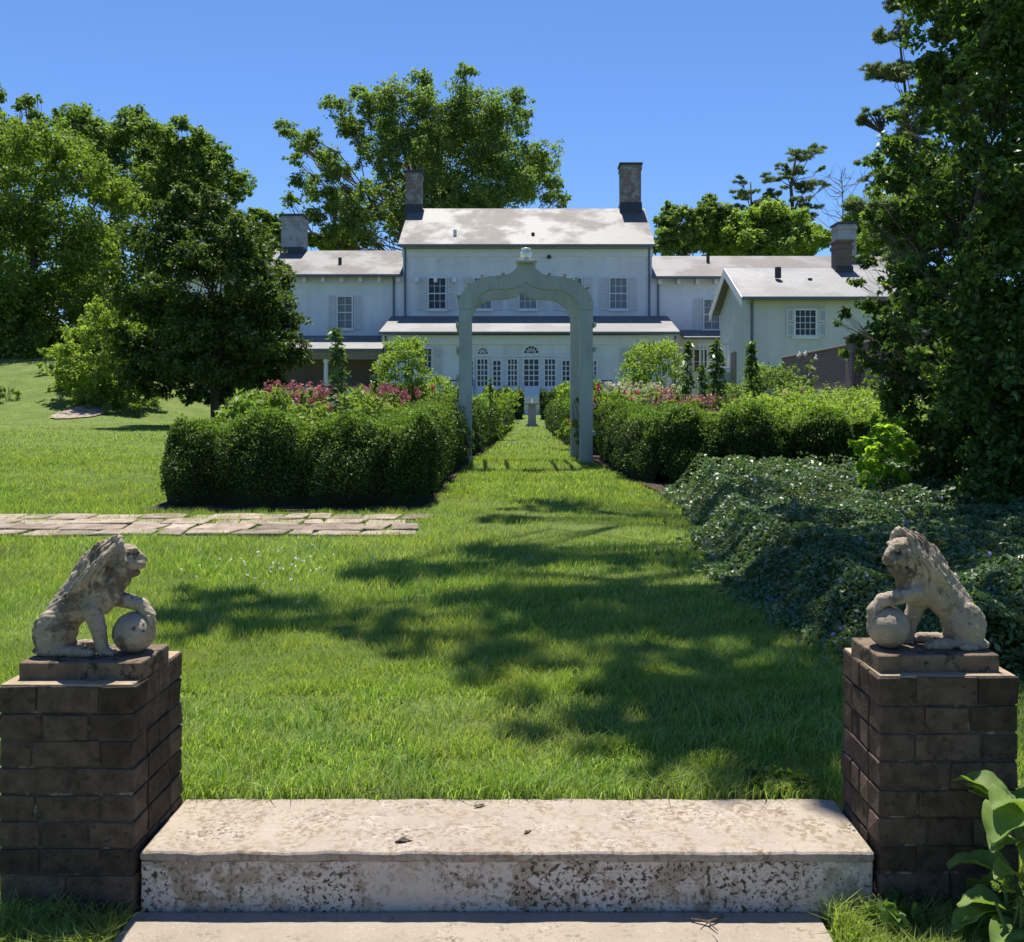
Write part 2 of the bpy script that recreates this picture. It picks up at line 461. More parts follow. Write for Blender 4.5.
M['bed'] = leaf_mat('garden_leaf', (0.09, 0.165, 0.028), (0.155, 0.25, 0.045), (0.25, 0.33, 0.09), trans=0.38, big=(0.6, (0.19, 0.23, 0.08)))
M['shrub'] = leaf_mat('yellow_green_leaf', (0.15, 0.235, 0.04), (0.22, 0.32, 0.06), (0.32, 0.40, 0.12), trans=0.4)
M['lily'] = leaf_mat('lily_leaf', (0.05, 0.10, 0.022), (0.085, 0.15, 0.033), (0.14, 0.21, 0.06), trans=0.35, rough=0.35, spec=0.4)
M['pink'] = leaf_mat('pink_petal', (0.36, 0.12, 0.14), (0.44, 0.17, 0.19), (0.50, 0.27, 0.27), trans=0.25, tcol=(1.1, .85, .85))
M['rose'] = leaf_mat('rose_petal', (0.45, 0.04, 0.08), (0.55, 0.08, 0.14), (0.6, 0.2, 0.22), trans=0.3, tcol=(1.1, .8, .8))
M['plume'] = leaf_mat('cream_plume', (0.45, 0.45, 0.25), (0.55, 0.52, 0.32), (0.62, 0.60, 0.45), trans=0.35, tcol=(1, 1, .9))
M['whitef'] = leaf_mat('white_petal', (0.7, 0.7, 0.66), (0.78, 0.78, 0.74), trans=0.3, tcol=(1, 1, 1))
M['violetf'] = leaf_mat('violet_petal', (0.22, 0.22, 0.5), (0.3, 0.3, 0.6), trans=0.3, tcol=(1, 1, 1))
M['broad'] = leaf_mat('broad_leaf', (0.10, 0.18, 0.035), (0.14, 0.23, 0.05), (0.2, 0.29, 0.08), trans=0.35, rough=0.6, spec=0.15, big=(14, (0.2, 0.26, 0.09)), big2=(40, (0.26, 0.3, 0.12)))
# ------------------------------------------------------------------ foliage generators
def unit(v): return v / (np.linalg.norm(v, axis=-1, keepdims=True) + 1e-9)

def leaf_mesh(P, size, aspect=0.5, nrm=None, tip=None, up=0.5, fold=0.15, jit=0.35):
    """one kite shaped leaf per point; returns verts, quads"""
    n = len(P)
    rn = rng.normal(size=(n, 3))
    nn = rn + np.array([0, 0, up])
    if nrm is not None: nn = nn * 0.75 + nrm
    nn = unit(nn)
    t = rng.normal(size=(n, 3))
    if tip is not None: t = t * 0.6 + tip
    t = unit(t - nn * (t * nn).sum(1, keepdims=True))
    s = np.cross(nn, t)
    L = (size * (1 + jit * rng.uniform(-1, 1, n)))[:, None]
    W = L * aspect * 0.5
    f = fold * L
    V = np.empty((n, 4, 3))
    V[:, 0] = P - t * L * 0.5
    V[:, 1] = P - t * L * 0.05 + s * W + nn * f * 0.6
    V[:, 2] = P + t * L * 0.5 - nn * f * 0.5
    V[:, 3] = P - t * L * 0.05 - s * W + nn * f * 0.6
    return V.reshape(-1, 3), np.arange(4 * n).reshape(n, 4)

def cat(parts):
    Vs, Fs, k = [], [], 0
    for V, f in parts:
        Vs.append(V); Fs.append(f + k); k += len(V)
    return np.concatenate(Vs), np.concatenate(Fs)

def clump_points(C, R, n, shell=0.45, flat=0.8):
    """n points shared among clumps C (k,3) with radii R (k,)"""
    w = R ** 2; w = w / w.sum()
    idx = rng.choice(len(C), n, p=w)
    T = 14                                                        # twigs in every clump, leaves gathered round the twigs
    tw = unit(rng.normal(size=(len(C), T, 3))) * (rng.uniform(0, 1, (len(C), T, 1)) ** shell) * 0.95
    ti = rng.integers(0, T, n)
    off = tw[idx, ti] + rng.normal(size=(n, 3)) * 0.15
    d = unit(off)
    return C[idx] + off * R[idx][:, None] * np.array([1, 1, flat]), d

def split_lobes(lobes, Y, depth, sub, subr, seed, flat=0.85):
    """lobes in picture pixels (px, py, radius) at distance Y -> lobe centres and smaller leaf clumps"""
    r = np.random.default_rng(seed)
    xs = np.array([l[0] for l in lobes], float); ys = np.array([l[1] for l in lobes], float)
    cx, cy = xs.mean(), ys.mean()
    Rx = (np.abs(xs - cx)).max() + 1e-3; Ry = (np.abs(ys - cy)).max() + 1e-3
    LC, SC, SR, own = [], [], [], []
    for (px, py, pr) in lobes:
        k = math.sqrt(max(0.05, 1 - min(1, ((px - cx) / Rx) ** 2 * .6 + ((py - cy) / Ry) ** 2 * .4)))
        dys = [r.uniform(-1, 1) * 0.35 * depth]
        if k > 0.45: dys = [-depth * k * r.uniform(.45, .9), depth * k * r.uniform(.45, .9)]
        for dy in dys:
            c = wp(px, py, Y) + np.array([0, dy, 0]); R = pr * Y / F
            li = len(LC); LC.append(c)
            d = unit(r.normal(size=(sub, 3))); rad = R * r.uniform(0.35, 1.0, sub)
            SC += list(c + d * rad[:, None] * np.array([1, 1, flat]))
            SR += list(R * subr * r.uniform(0.6, 1.25, sub)); own += [li] * sub
    return np.array(LC), np.array(SC), np.array(SR), np.array(own)

def wig(a, b, n, amp, r):
    a = np.array(a, float); b = np.array(b, float)
    L = np.linalg.norm(b - a)
    pts = [a + (b - a) * t for t in np.linspace(0, 1, n)]
    for i in range(1, n - 1): pts[i] = pts[i] + r.normal(size=3) * amp * L
    return pts

def make_tree(name, label, lobes, Y, base_px, mats, n, size, trunk_r, depth, sub=9, subr=0.42, seed=1, group=None,
              shell=0.5, up=0.9, aspect=0.55, flat=0.8, cat_='tree', top_frac=0.75, droop=0, twig=True, zbase=None, limb=1.0):
    bx = wx(base_px, Y); bz = float(gz(bx, Y)) if zbase is None else zbase
    t = thing(name, label, cat_, (bx, Y, bz), group)
    LC, SC, SR, own = split_lobes(lobes, Y, depth, sub, subr, seed, flat)
    return fill_tree(t, LC, SC, SR, own, (bx, Y, bz), mats, n, size, trunk_r, seed, shell, up, aspect, flat, top_frac, droop, twig, limb)

def fill_tree(t, LC, SC, SR, own, base, mats, n, size, trunk_r, seed, shell=0.5, up=0.5, aspect=0.55, flat=0.8, top_frac=0.75, droop=0, twig=True, limb=1.0):
    r = np.random.default_rng(seed + 100)
    P, d = clump_points(SC, SR, n, shell, flat)
    tip = d * 0.7 + np.array([0, 0, -droop])
    V, Fc = leaf_mesh(P, size, aspect, nrm=d * 0.35, tip=tip, up=up)
    np_obj('crown', V, Fc, mats[0], t)
    mb = MB()
    base = np.array(base, float)
    lk = limb
    cen = LC.mean(0); topz = LC[:, 2].max()
    top = np.array([cen[0] * .8 + base[0] * .2, cen[1] * .8 + base[1] * .2, base[2] + (topz - base[2]) * top_frac])
    tp = wig(base - [0, 0, .15], top, 7, 0.018, r)
    tr = [trunk_r * k for k in (1.35, 1.0, .88, .74, .58, .42, .25)]
    mb.tube(tp, tr, 10)
    for i, c in enumerate(LC):
        k = int(np.clip(round(6 * (c[2] - base[2]) / (topz - base[2] + 1e-6) * 0.8), 2, 6))
        s = tp[k]
        L = np.linalg.norm(c - s)
        r0 = min(tr[k] * 0.5, 0.012 * L + 0.008) * lk
        pts = wig(s, c, 5, 0.05, r)
        pts[2] = pts[2] + np.array([0, 0, -0.04 * L])
        mb.tube(pts, [r0, r0 * .8, r0 * .62, r0 * .45, r0 * .3], 6)
        if twig:
            for j in np.where(own == i)[0]:
                mb.tube(wig(c if r.random() < .6 else pts[3], SC[j], 3, 0.07, r), [r0 * .28, r0 * .2, r0 * .1], 4, False)
    mb.build('trunk', mats[1], t, smooth=True)
    return t

def copy_tree(o, parent=None):
    c = o.copy(); COL.objects.link(c)
    if parent: c.parent = parent
    for ch in list(o.children): copy_tree(ch, c)
    return c

# ------------------------------------------------------------------ setting: ground, paths, beds
gx = np.unique(np.concatenate([np.linspace(-8, 8, 81), np.linspace(-40, 40, 81), np.linspace(-700, 700, 57)]))
gy = np.unique(np.concatenate([np.linspace(-60, 2, 8), np.linspace(2, 3.6, 33), np.linspace(3.6, 14, 60), np.linspace(14, 64, 90), np.linspace(64, 1400, 60)]))
XX, YY = np.meshgrid(gx, gy)
ZZ = gz(XX, YY)
ZZ = ZZ + np.where((YY > 3.4), 0.012 * noise3(np.stack([XX, YY, 0 * XX], -1), 2.3), 0)
idx = np.arange(XX.size).reshape(XX.shape)
quads = np.stack([idx[:-1, :-1], idx[:-1, 1:], idx[1:, 1:], idx[1:, :-1]], -1).reshape(-1, 4)
tag(np_obj('ground', np.stack([XX, YY, ZZ], -1).reshape(-1, 3), quads, M['turf'], smooth=True), kind='structure')

# walk below the step, with an old crack
mb = MB()
crk = [(.505 + random.uniform(-.012, .012) + .02 * math.sin(i * 1.7), 2.797 - .03 * i) for i in range(14)] + [(.52, 1.5), (.5, -3)]
mb.prism([(x - .0016, y, -.08) for x, y in crk] + [(-1.16, -3, -.08), (-1.16, 2.797, -.08)], (0, 0, .086))
mb.prism([(x + .0016, y, -.08) for x, y in crk] + [(.845, -3, -.08), (.845, 2.797, -.08)], (0, 0, .085))
tag(mb.build('lower_path', M['walk']), kind='structure')

# flagstone path crossing the lawn on the left
def flag_path():
    r = random.Random(4)
    mb = MB()
    rows = [(7.93, 8.14), (8.17, 8.42), (8.45, 8.66), (8.69, 8.95)]
    for y0, y1 in rows:
        x = -7.5 + r.uniform(0, .4)
        while x < -1.15:
            w = r.uniform(0.2, 0.55)
            x1 = min(x + w, -0.93 + r.uniform(-.08, .05))
            j = lambda: r.uniform(-.035, .035)
            q = [(x + .014 + j(), y0 + j()), (x1 - .012 + j(), y0 + j()), (x1 - .012 + j(), y1 + j()), ((x + x1) / 2, y1 + .012 + j()), (x + .014 + j(), y1 + j())]
            h = r.uniform(0.016, 0.03)
            mb.prism([(a, b, float(gz(a, b)) - .06) for a, b in q], (0, 0, .06 + h))
            x = x1
    tag(mb.build('flagstone_path', M['flag'], bevel=0.006, segs=1), kind='structure')
flag_path()

# far stone path on the left bank
def disc(cx, cy, rx, ry, n=40, lift=.02, nz=.12, seed=1):
    r = np.random.default_rng(seed)
    a = np.linspace(0, 2 * math.pi, n, endpoint=False)
    k = 1 + nz * np.sin(3 * a + 1) * .6 + nz * r.uniform(-.5, .5, n)
    V = [(cx, cy, float(gz(cx, cy)) + lift)]; Fq = []
    rings = 6
    for i in range(1, rings + 1):
        for j in range(n):
            x = cx + rx * k[j] * math.cos(a[j]) * i / rings; y = cy + ry * k[j] * math.sin(a[j]) * i / rings
            V.append((x, y, float(gz(x, y)) + lift))
    F3 = [(0, 1 + j, 1 + (j + 1) % n) for j in range(n)]
    F4 = [(1 + (i - 1) * n + j, 1 + i * n + j, 1 + i * n + (j + 1) % n, 1 + (i - 1) * n + (j + 1) % n) for i in range(1, rings) for j in range(n)]
    return np.array(V), [np.array(F3), np.array(F4)]
V, Fq = disc(wx(79, 39), 39, .78, 1.6, lift=.05, seed=3)
tag(np_obj('stone_path', V, Fq, M['flag'], smooth=True), kind='structure')

def sheet(name, pts, mat, lift):
    """flat sheet following the ground inside a quad strip: pts = list of (y, x0, x1)"""
    V = []; Fq = []
    ys = []
    for (ya, a0, a1), (yb, b0, b1) in zip(pts[:-1], pts[1:]):
        for t in np.linspace(0, 1, 8, endpoint=False): ys.append((ya + (yb - ya) * t, a0 + (b0 - a0) * t, a1 + (b1 - a1) * t))
    ys.append(pts[-1])
    for y, a, b in ys:
        for s in np.linspace(0, 1, 12):
            x = a + (b - a) * s
            V.append((x, y, float(gz(x, y)) + lift))
    for i in range(len(ys) - 1):
        for j in range(11):
            Fq.append((i * 12 + j, i * 12 + j + 1, (i + 1) * 12 + j + 1, (i + 1) * 12 + j))
    return tag(np_obj(name, np.array(V), np.array(Fq), mat, smooth=True), kind='structure')
# lane edge (half width) as a function of distance
def lane_l(y): return -np.interp(y, [9.2, 13.5, 20, 38], [1.02, 0.87, 0.74, 0.62])
def lane_r(y): return np.interp(y, [10.5, 13.5, 20, 38], [1.40, 0.93, 0.74, 0.64])
sheet('garden_soil', [(9.18, -3.75, -1.0), (10.4, -3.7, float(lane_l(10.4))), (13.5, -4.4, float(lane_l(13.5))), (20, -6.4, float(lane_l(20))), (38, -9, float(lane_l(38)))], M['soil'], 0.022)
sheet('garden_soil', [(4.35, 1.62, 7.5), (6.6, 1.34, 9), (9.5, 1.48, 9), (10.6, 1.40, 9.5), (13.5, float(lane_r(13.5)), 9.6), (20, float(lane_r(20)), 9.7), (38, float(lane_r(38)), 9.8)], M['soil'], 0.022)

# ------------------------------------------------------------------ stone step
st = thing('stone_step', 'wide pale concrete step with black lichen spots between the two brick pillars', 'step', (-.05, 2.98, 0))
def worn(o, cuts, amp, sc):
    bm = bmesh.new(); bm.from_mesh(o.data)
    es = [e for e in bm.edges if abs(e.verts[0].co.x - e.verts[1].co.x) > 1]
    bmesh.ops.subdivide_edges(bm, edges=es, cuts=cuts, use_grid_fill=True)
    es = [e for e in bm.edges if e.calc_length() > .09]
    bmesh.ops.subdivide_edges(bm, edges=es, cuts=5, use_grid_fill=True)
    for q in bm.verts:
        p = np.array(q.co)
        q.co.y += amp * float(noise3(p, sc, 1)) + amp * .7 * float(noise3(p, sc * .3, 4)); q.co.z += amp * .8 * float(noise3(p, sc, 2)) + amp * .4 * float(noise3(p, sc * .25, 5))
    bm.to_mesh(o.data); bm.free()
mb = MB(); mb.box(-1.155, 1.018, 2.80, 3.185, 0.150, 0.182); worn(mb.build('tread', M['concrete'], st, bevel=0.014, segs=3), 120, .0034, .22)
mb = MB(); mb.box(-1.15, 1.013, 2.808, 3.17, -0.05, 0.1515); worn(mb.build('riser', M['riser'], st, bevel=0.004), 90, .0016, .2)

# ------------------------------------------------------------------ brick pillars
def pillar(label, x0, x1, y0, y1, top, seed):
    r = random.Random(seed)
    t = thing('brick_pillar', label, 'pillar', ((x0 + x1) / 2, (y0 + y1) / 2, 0), 'brick pillars beside the step')
    n = 9; z0 = -0.04; h = (top - z0) / n
    W, D = x1 - x0, y1 - y0
    br = MB()
    def brick(a0, a1, b0, b1, c0, c1):
        j = lambda s=.0022: r.uniform(-s, s)
        g = 0.0032
        dx, dy, dz = j(.003), j(.003), j(.0012)
        p = []
        for zz in (c0 + g, c1 - g):
            for (a, b) in ((a0, b0), (a1, b0), (a1, b1), (a0, b1)):
                sa = g if a == a0 else -g; sb = g if b == b0 else -g
                if abs(a - x0) < 1e-6 or abs(a - x1) < 1e-6: sa = 0
                if abs(b - y0) < 1e-6 or abs(b - y1) < 1e-6: sb = 0
                p.append((a + sa + dx + j(), b + sb + dy + j(), zz + dz + j(.0014)))
        br.hexa(p)
    bw = D * 0.27
    for k in range(n):
        c0, c1 = z0 + k * h, z0 + (k + 1) * h
        if k == n - 1: c1 += 0.004
        fr = [0, .27, .73, 1] if k % 2 == 0 else [0, .5, 1]
        if k % 4 == 3: fr = [0, .33, .67, 1]
        fr = [0] + [f + r.uniform(-.03, .03) for f in fr[1:-1]] + [1]
        for a, b in zip(fr[:-1], fr[1:]):
            brick(x0 + a * W, x0 + b * W, y0, y0 + bw, c0, c1)
            brick(x0 + a * W, x0 + b * W, y1 - bw, y1, c0, c1)
        sp = [bw / D, .5, 1 - bw / D] if k % 2 == 0 else [bw / D, 1 - bw / D]
        for a, b in zip(sp[:-1], sp[1:]):
            brick(x0, x0 + bw, y0 + a * D, y0 + b * D, c0, c1)
            brick(x1 - bw, x1, y0 + a * D, y0 + b * D, c0, c1)
        if k == n - 1:
            brick(x0 + bw, x1 - bw, y0 + bw, y1 - bw, c0, c1)
    bo = br.build('brickwork', M['brick'], t, bevel=0.005)
    for q in bo.data.vertices:
        p = np.array(q.co); q.co = q.co + Vector((float(noise3(p, .09, 1)), float(noise3(p, .09, 2)), float(noise3(p, .12, 3)))) * .0022
    mb = MB(); mb.box(x0 + .004, x1 - .004, y0 + .004, y1 - .004, top - .003, top + .006); wo = mb.build('cement_wash', M['wash'], t, bevel=.003)
    mb = MB(); mb.box(x0 + .006, x1 - .006, y0 + .006, y1 - .006, z0 - .1, top - .006); mb.build('mortar', M['mortar'], t)
    return t
pillar('dark worn brick pillar carrying the lion that faces right', -1.562, -1.164, 2.79, 3.18, 0.672, 1)
pillar('worn brick pillar beside the broad leafed plant, under the lion facing left', 1.026, 1.434, 2.79, 3.12, 0.698, 2)

# ------------------------------------------------------------------ lion statue: one signed-distance sculpt
def lion_mesh():
    stp = 4.4
    u = np.arange(55, 815, stp); w = np.arange(-165, 170, stp); v = np.arange(55, 806, stp)
    U, Wd, Vv = np.meshgrid(u, w, v, indexing='ij')
    X = np.stack([U, Wd, Vv], -1).astype(np.float32)
    D = np.full(U.shape, 1e3, np.float32)
    hang = math.radians(26); piv = np.array([520.0, 0, 230.0])
    def hr(p):
        q = np.array(p, float) - piv
        return piv + np.array([q[0] * math.cos(hang) - q[1] * math.sin(hang), q[0] * math.sin(hang) + q[1] * math.cos(hang), q[2]])
    def ell(c, r, yaw=0, tilt=0):
        q = X - np.array(c, np.float32)
        if yaw:
            cs, sn = math.cos(yaw), math.sin(yaw)
            q = np.stack([q[..., 0] * cs + q[..., 1] * sn, -q[..., 0] * sn + q[..., 1] * cs, q[..., 2]], -1)
        if tilt:
            cs, sn = math.cos(tilt), math.sin(tilt)
            q = np.stack([q[..., 0] * cs + q[..., 2] * sn, q[..., 1], -q[..., 0] * sn + q[..., 2] * cs], -1)
        r = np.array(r, np.float32)
        k0 = np.sqrt(((q / r) ** 2).sum(-1)); k1 = np.sqrt(((q / (r * r)) ** 2).sum(-1)) + 1e-6
        return k0 * (k0 - 1) / k1
    def cone(a, b, ra, rb, ys=1.0):
        a = np.array(a, np.float32); b = np.array(b, np.float32)
        q = X - a; d = b - a
        sc = np.array([1, 1 / ys, 1], np.float32)
        q = q * sc; d = d * sc
        t = np.clip((q @ d) / (d @ d), 0, 1)
        return np.sqrt(((q - t[..., None] * d) ** 2).sum(-1)) - (ra + (rb - ra) * t)
    def U_(e, k=14):
        nonlocal D
        h = np.clip(0.5 + 0.5 * (D - e) / k, 0, 1)
        D = D * (1 - h) + e * h - k * h * (1 - h)
    def S_(e, k=6):
        nonlocal D
        h = np.clip(0.5 - 0.5 * (D + e) / k, 0, 1)
        D = D * (1 - h) - e * h + k * h * (1 - h)
    # trunk
    U_(ell((215, 0, 640), (100, 82, 145)))
    U_(cone((240, 0, 575), (400, 0, 420), 102, 108, .85), 26)
    U_(ell((465, 0, 455), (90, 88, 108)), 24)
    U_(cone((215, 0, 520), (335, 0, 365), 62, 66, .7), 20)
    for s in (-1, 1):                                                       # haunches, hind feet
        U_(ell((195, s * 68, 655), (104, 48, 134), tilt=.12), 7)
        U_(ell((215, s * 66, 760), (125, 44, 34)), 12)
        U_(cone((320, s * 76, 762), (420, s * 88, 762), 34, 30), 10)
        for q in (-1, 0, 1): U_(ell((446, s * 88 + q * 17, 768), (22, 11, 19)), 4)
    U_(cone((110, 5, 730), (95, 70, 768), 22, 20), 8); U_(cone((95, 70, 768), (190, 118, 776), 20, 18), 8); U_(ell((235, 120, 772), (42, 24, 22)), 8)
    # neck and mane mass
    U_(ell((440, 0, 300), (105, 92, 130), tilt=-.35), 22)
    U_(ell((500, 0, 205), (92, 86, 92)), 18)
    U_(ell((350, 0, 330), (70, 66, 52), tilt=-.7), 12)
    U_(ell((542, 0, 410), (58, 64, 100)), 20)
    U_(ell((578, 0, 300), (62, 62, 78)), 18)
    # head
    U_(ell(hr((590, 0, 215)), (72, 64, 76), hang), 12)
    U_(cone(hr((632, 0, 178)), hr((700, 0, 240)), 34, 24), 10)
    U_(ell(hr((665, 0, 265)), (56, 48, 42), hang), 10)
    for s in (-1, 1):
        U_(ell(hr((690, s * 20, 268)), (28, 22, 26), hang), 7)
        U_(ell(hr((640, s * 34, 176)), (34, 20, 15), hang), 7)
        U_(ell(hr((618, s * 46, 262)), (34, 22, 44), hang), 10)
        U_(cone(hr((575, s * 62, 130)), hr((585, s * 74, 240)), 20, 24), 4); U_(cone(hr((585, s * 74, 240)), hr((582, s * 62, 350)), 24, 14), 4)
        U_(ell(hr((555, s * 66, 165)), (24, 16, 28), hang), 5)               # ears
    U_(ell(hr((711, 0, 244)), (17, 20, 13), hang), 4)
    U_(ell(hr((645, 0, 316)), (42, 36, 32), hang), 8)
    U_(ell(hr((592, 0, 350)), (46, 46, 56), hang), 16)
    for s in (-1, 1):
        S_(ell(hr((662, s * 38, 212)), (22, 17, 13), hang), 6)
        U_(ell(hr((655, s * 32, 212)), (11, 9, 8), hang), 3)
    S_(ell(hr((690, 0, 301)), (24, 46, 2.5), hang), 5)
    # mane locks
    for s in (-1, 1):
        for i in range(8):
            a = hr((572 - 16 * i, s * (50 + 3.5 * i), 128 + 17 * i))
            m = np.array([520 - 22 * i, s * (86 + 1.5 * i), 205 + 23 * i])
            e = np.array([505 - 28 * i, s * (88 - 1.0 * i), 330 + 16 * i])
            U_(cone(a, m, 21, 24), 5); U_(cone(m, e, 24, 11), 5)
        for i in range(5):
            a = np.array([560 - 24 * i, s * (36 + 11 * i), 350 + 4 * i]); e = np.array([535 - 24 * i, s * (34 + 12 * i), 480 - 5 * i])
            U_(cone(a, e, 20, 9), 4)
    for i in range(4):
        U_(cone((575 - 42 * i, -14 + 9 * (i % 2), 112 + 24 * i), (520 - 42 * i, 12 - 9 * (i % 2), 125 + 36 * i), 30, 24), 5)
    U_(cone((372, 0, 245), (300, 0, 305), 36, 14), 6)
    for s in (-1, 1): U_(cone((385, s * 45, 280), (318, s * 48, 345), 28, 10), 5)
    # forelegs: right one straight, left one raised onto the ball
    U_(ell((425, -52, 500), (62, 42, 85), tilt=.2), 14)
    U_(cone((440, -58, 520), (480, -62, 640), 58, 43), 12); U_(cone((480, -62, 640), (500, -62, 742), 43, 36), 8)
    U_(ell((520, -62, 770), (46, 36, 24)), 8)
    for q in (-1, 0, 1): U_(ell((562, -62 + q * 21, 776), (20, 12, 17)), 4)
    U_(ell((490, 48, 455), (62, 40, 62)), 14)
    U_(cone((500, 52, 462), (605, 50, 488), 54, 43), 12); U_(cone((605, 50, 488), (695, 34, 512), 43, 40), 8)
    U_(cone((695, 34, 512), (750, 24, 570), 40, 34), 8)
    for q in (-1.5, -.5, .5, 1.5): U_(cone((750, 24 + q * 17, 572), (767, 24 + q * 18, 618), 16, 13), 4)
    # carved strands of the mane: wavy grooves that run down the neck
    Um, Wm, Vm = X[..., 0], X[..., 1], X[..., 2]
    mask = np.clip((565 - Um - .25 * (Vm - 250)) / 40, 0, 1) * np.clip((Um - 330) / 40, 0, 1) * np.clip((455 - Vm) / 60, 0, 1) * np.clip((Um * .75 + (400 - Vm) * .55 - 285) / 45, 0, 1)
    ph_ = (Um + .42 * (Vm - 250) + 14 * np.sin(Vm / 26 + Um / 60) + np.abs(Wm) * .35) / 31.0
    saw = np.abs((ph_ % 1.0) - .5) * 2
    D = D + mask * (saw ** 1.6 - .35) * 12
    # weathering and the flat underside
    P = X.reshape(-1, 3)
    near = np.where(np.abs(D.ravel()) < 30)[0]
    nz = noise3(P[near], 38, 1) * 2.2 + noise3(P[near], 17, 2) * 1.8
    Df = D.ravel().copy(); Df[near] += nz; D = Df.reshape(D.shape)
    D = np.maximum(D, (X[..., 2] - 790))
    # surface nets
    ins = D < 0
    nu, nw, nv = D.shape
    cs = np.zeros((nu - 1, nw - 1, nv - 1), int)
    for a in (0, 1):
        for b in (0, 1):
            for c in (0, 1): cs += ins[a:nu - 1 + a, b:nw - 1 + b, c:nv - 1 + c]
    act = (cs > 0) & (cs < 8)
    ids = -np.ones(act.shape, int); ids[act] = np.arange(act.sum())
    I, J, K = np.where(act)
    acc = np.zeros((len(I), 3)); cnt = np.zeros(len(I))
    corners = [(a, b, c) for a in (0, 1) for b in (0, 1) for c in (0, 1)]
    for c0 in corners:
        for ax in range(3):
            if c0[ax] == 1: continue
            c1 = list(c0); c1[ax] = 1
            d0 = D[I + c0[0], J + c0[1], K + c0[2]]; d1 = D[I + c1[0], J + c1[1], K + c1[2]]
            cr = (d0 < 0) != (d1 < 0)
            t = np.where(cr, d0 / np.where(cr, d0 - d1, 1), 0)
            p = np.tile(np.array(c0, float), (len(I), 1)); p[:, ax] += t
            acc[cr] += p[cr]; cnt[cr] += 1
    p = acc / cnt[:, None]
    V = np.stack([u[I] + p[:, 0] * stp, w[J] + p[:, 1] * stp, v[K] + p[:, 2] * stp], 1)
    fs = []
    def quads_for(ax):
        sl0 = [slice(None)] * 3; sl1 = [slice(None)] * 3
        sl0[ax] = slice(0, -1); sl1[ax] = slice(1, None)
        a = ins[tuple(sl0)]; b = ins[tuple(sl1)]
        i, j, k = np.where(a != b)
        o = [x for x in range(3) if x != ax]
        g = [i, j, k]
        ok = (g[o[0]] > 0) & (g[o[1]] > 0) & (g[o[0]] < D.shape[o[0]] - 1) & (g[o[1]] < D.shape[o[1]] - 1)
        g = [x[ok] for x in g]
        fl = a[i, j, k][ok]
        def cell(d0, d1):
            q = [x.copy() for x in g]; q[o[0]] -= d0; q[o[1]] -= d1
            return ids[q[0], q[1], q[2]]
        q = np.stack([cell(1, 1), cell(0, 1), cell(0, 0), cell(1, 0)], 1)
        if ax == 1: fl = ~fl
        q[~fl] = q[~fl][:, ::-1]
        fs.append(q)
    for ax in range(3): quads_for(ax)
    return V, np.concatenate(fs)

S = 0.000520
LV, LF = lion_mesh()
def lion_local(V): return np.stack([(V[:, 0] - 430) * S, V[:, 1] * S, (790 - V[:, 2]) * S], 1)
LP = lion_local(LV)
bx, by, bz = wx(93, 2.93), 2.955, 0.674
lion = thing('lion_statue', 'weathered stone lion facing right, paw on a ball, on the dark left pillar', 'statue', (bx, by, bz), 'stone lions on the pillars')
PH = 0.055
lb = np_obj('body', LP + np.array([bx - 0.005, by, bz + PH]), LF[:, ::-1], M['stone'], lion, smooth=True)
bmx = bmesh.new(); bmx.from_mesh(lb.data); bmesh.ops.recalc_face_normals(bmx, faces=bmx.faces)
bmesh.ops.smooth_vert(bmx, verts=bmx.verts, factor=0.35, use_axis_x=True, use_axis_y=True, use_axis_z=True); bmx.to_mesh(lb.data); bmx.free()
# the ball under the paw
bb = bmesh.new(); bmesh.ops.create_icosphere(bb, subdivisions=4, radius=0.0640)
me = bpy.data.meshes.new('ball')
for q in bb.verts:
    k = 1 + 0.012 * float(noise3(np.array(q.co), .03)) 
    q.co = q.co * k + Vector(((655 - 430) * S - 0.005, 22 * S, PH + 0.0622))
bb.to_mesh(me); bb.free()
finish(me, 'ball', M['stone'], lion, True)
mb = MB()
pw, pd = 0.183, 0.112
nx, ny = 26, 12
mb.box(bx - pw, bx + pw, by - pd, by + pd, bz - .004, bz + PH)
pl = mb.build('plinth', M['plinth'], lion, bevel=0.007, segs=3)
lion2 = copy_tree(lion)
lion2.location = (wx(924, 2.93), 2.94, 0.70)
lion2.rotation_euler = (0, 0, math.pi + 0.03)
tag(lion2, 'weathered stone lion facing left, paw on a ball, on the right pillar')
# ------------------------------------------------------------------ the white house
YM, YL, YA = 52.0, 48.0, 40.0
hz = float(gz(0, 52))
house = thing('white_house', 'long white two storey house with pale slate roofs behind the garden', 'house', (0, 52, hz))

def rect(Y, x0, x1, y0, y1): return wx(x0, Y), wx(x1, Y), wz(y1, Y), wz(y0, Y)

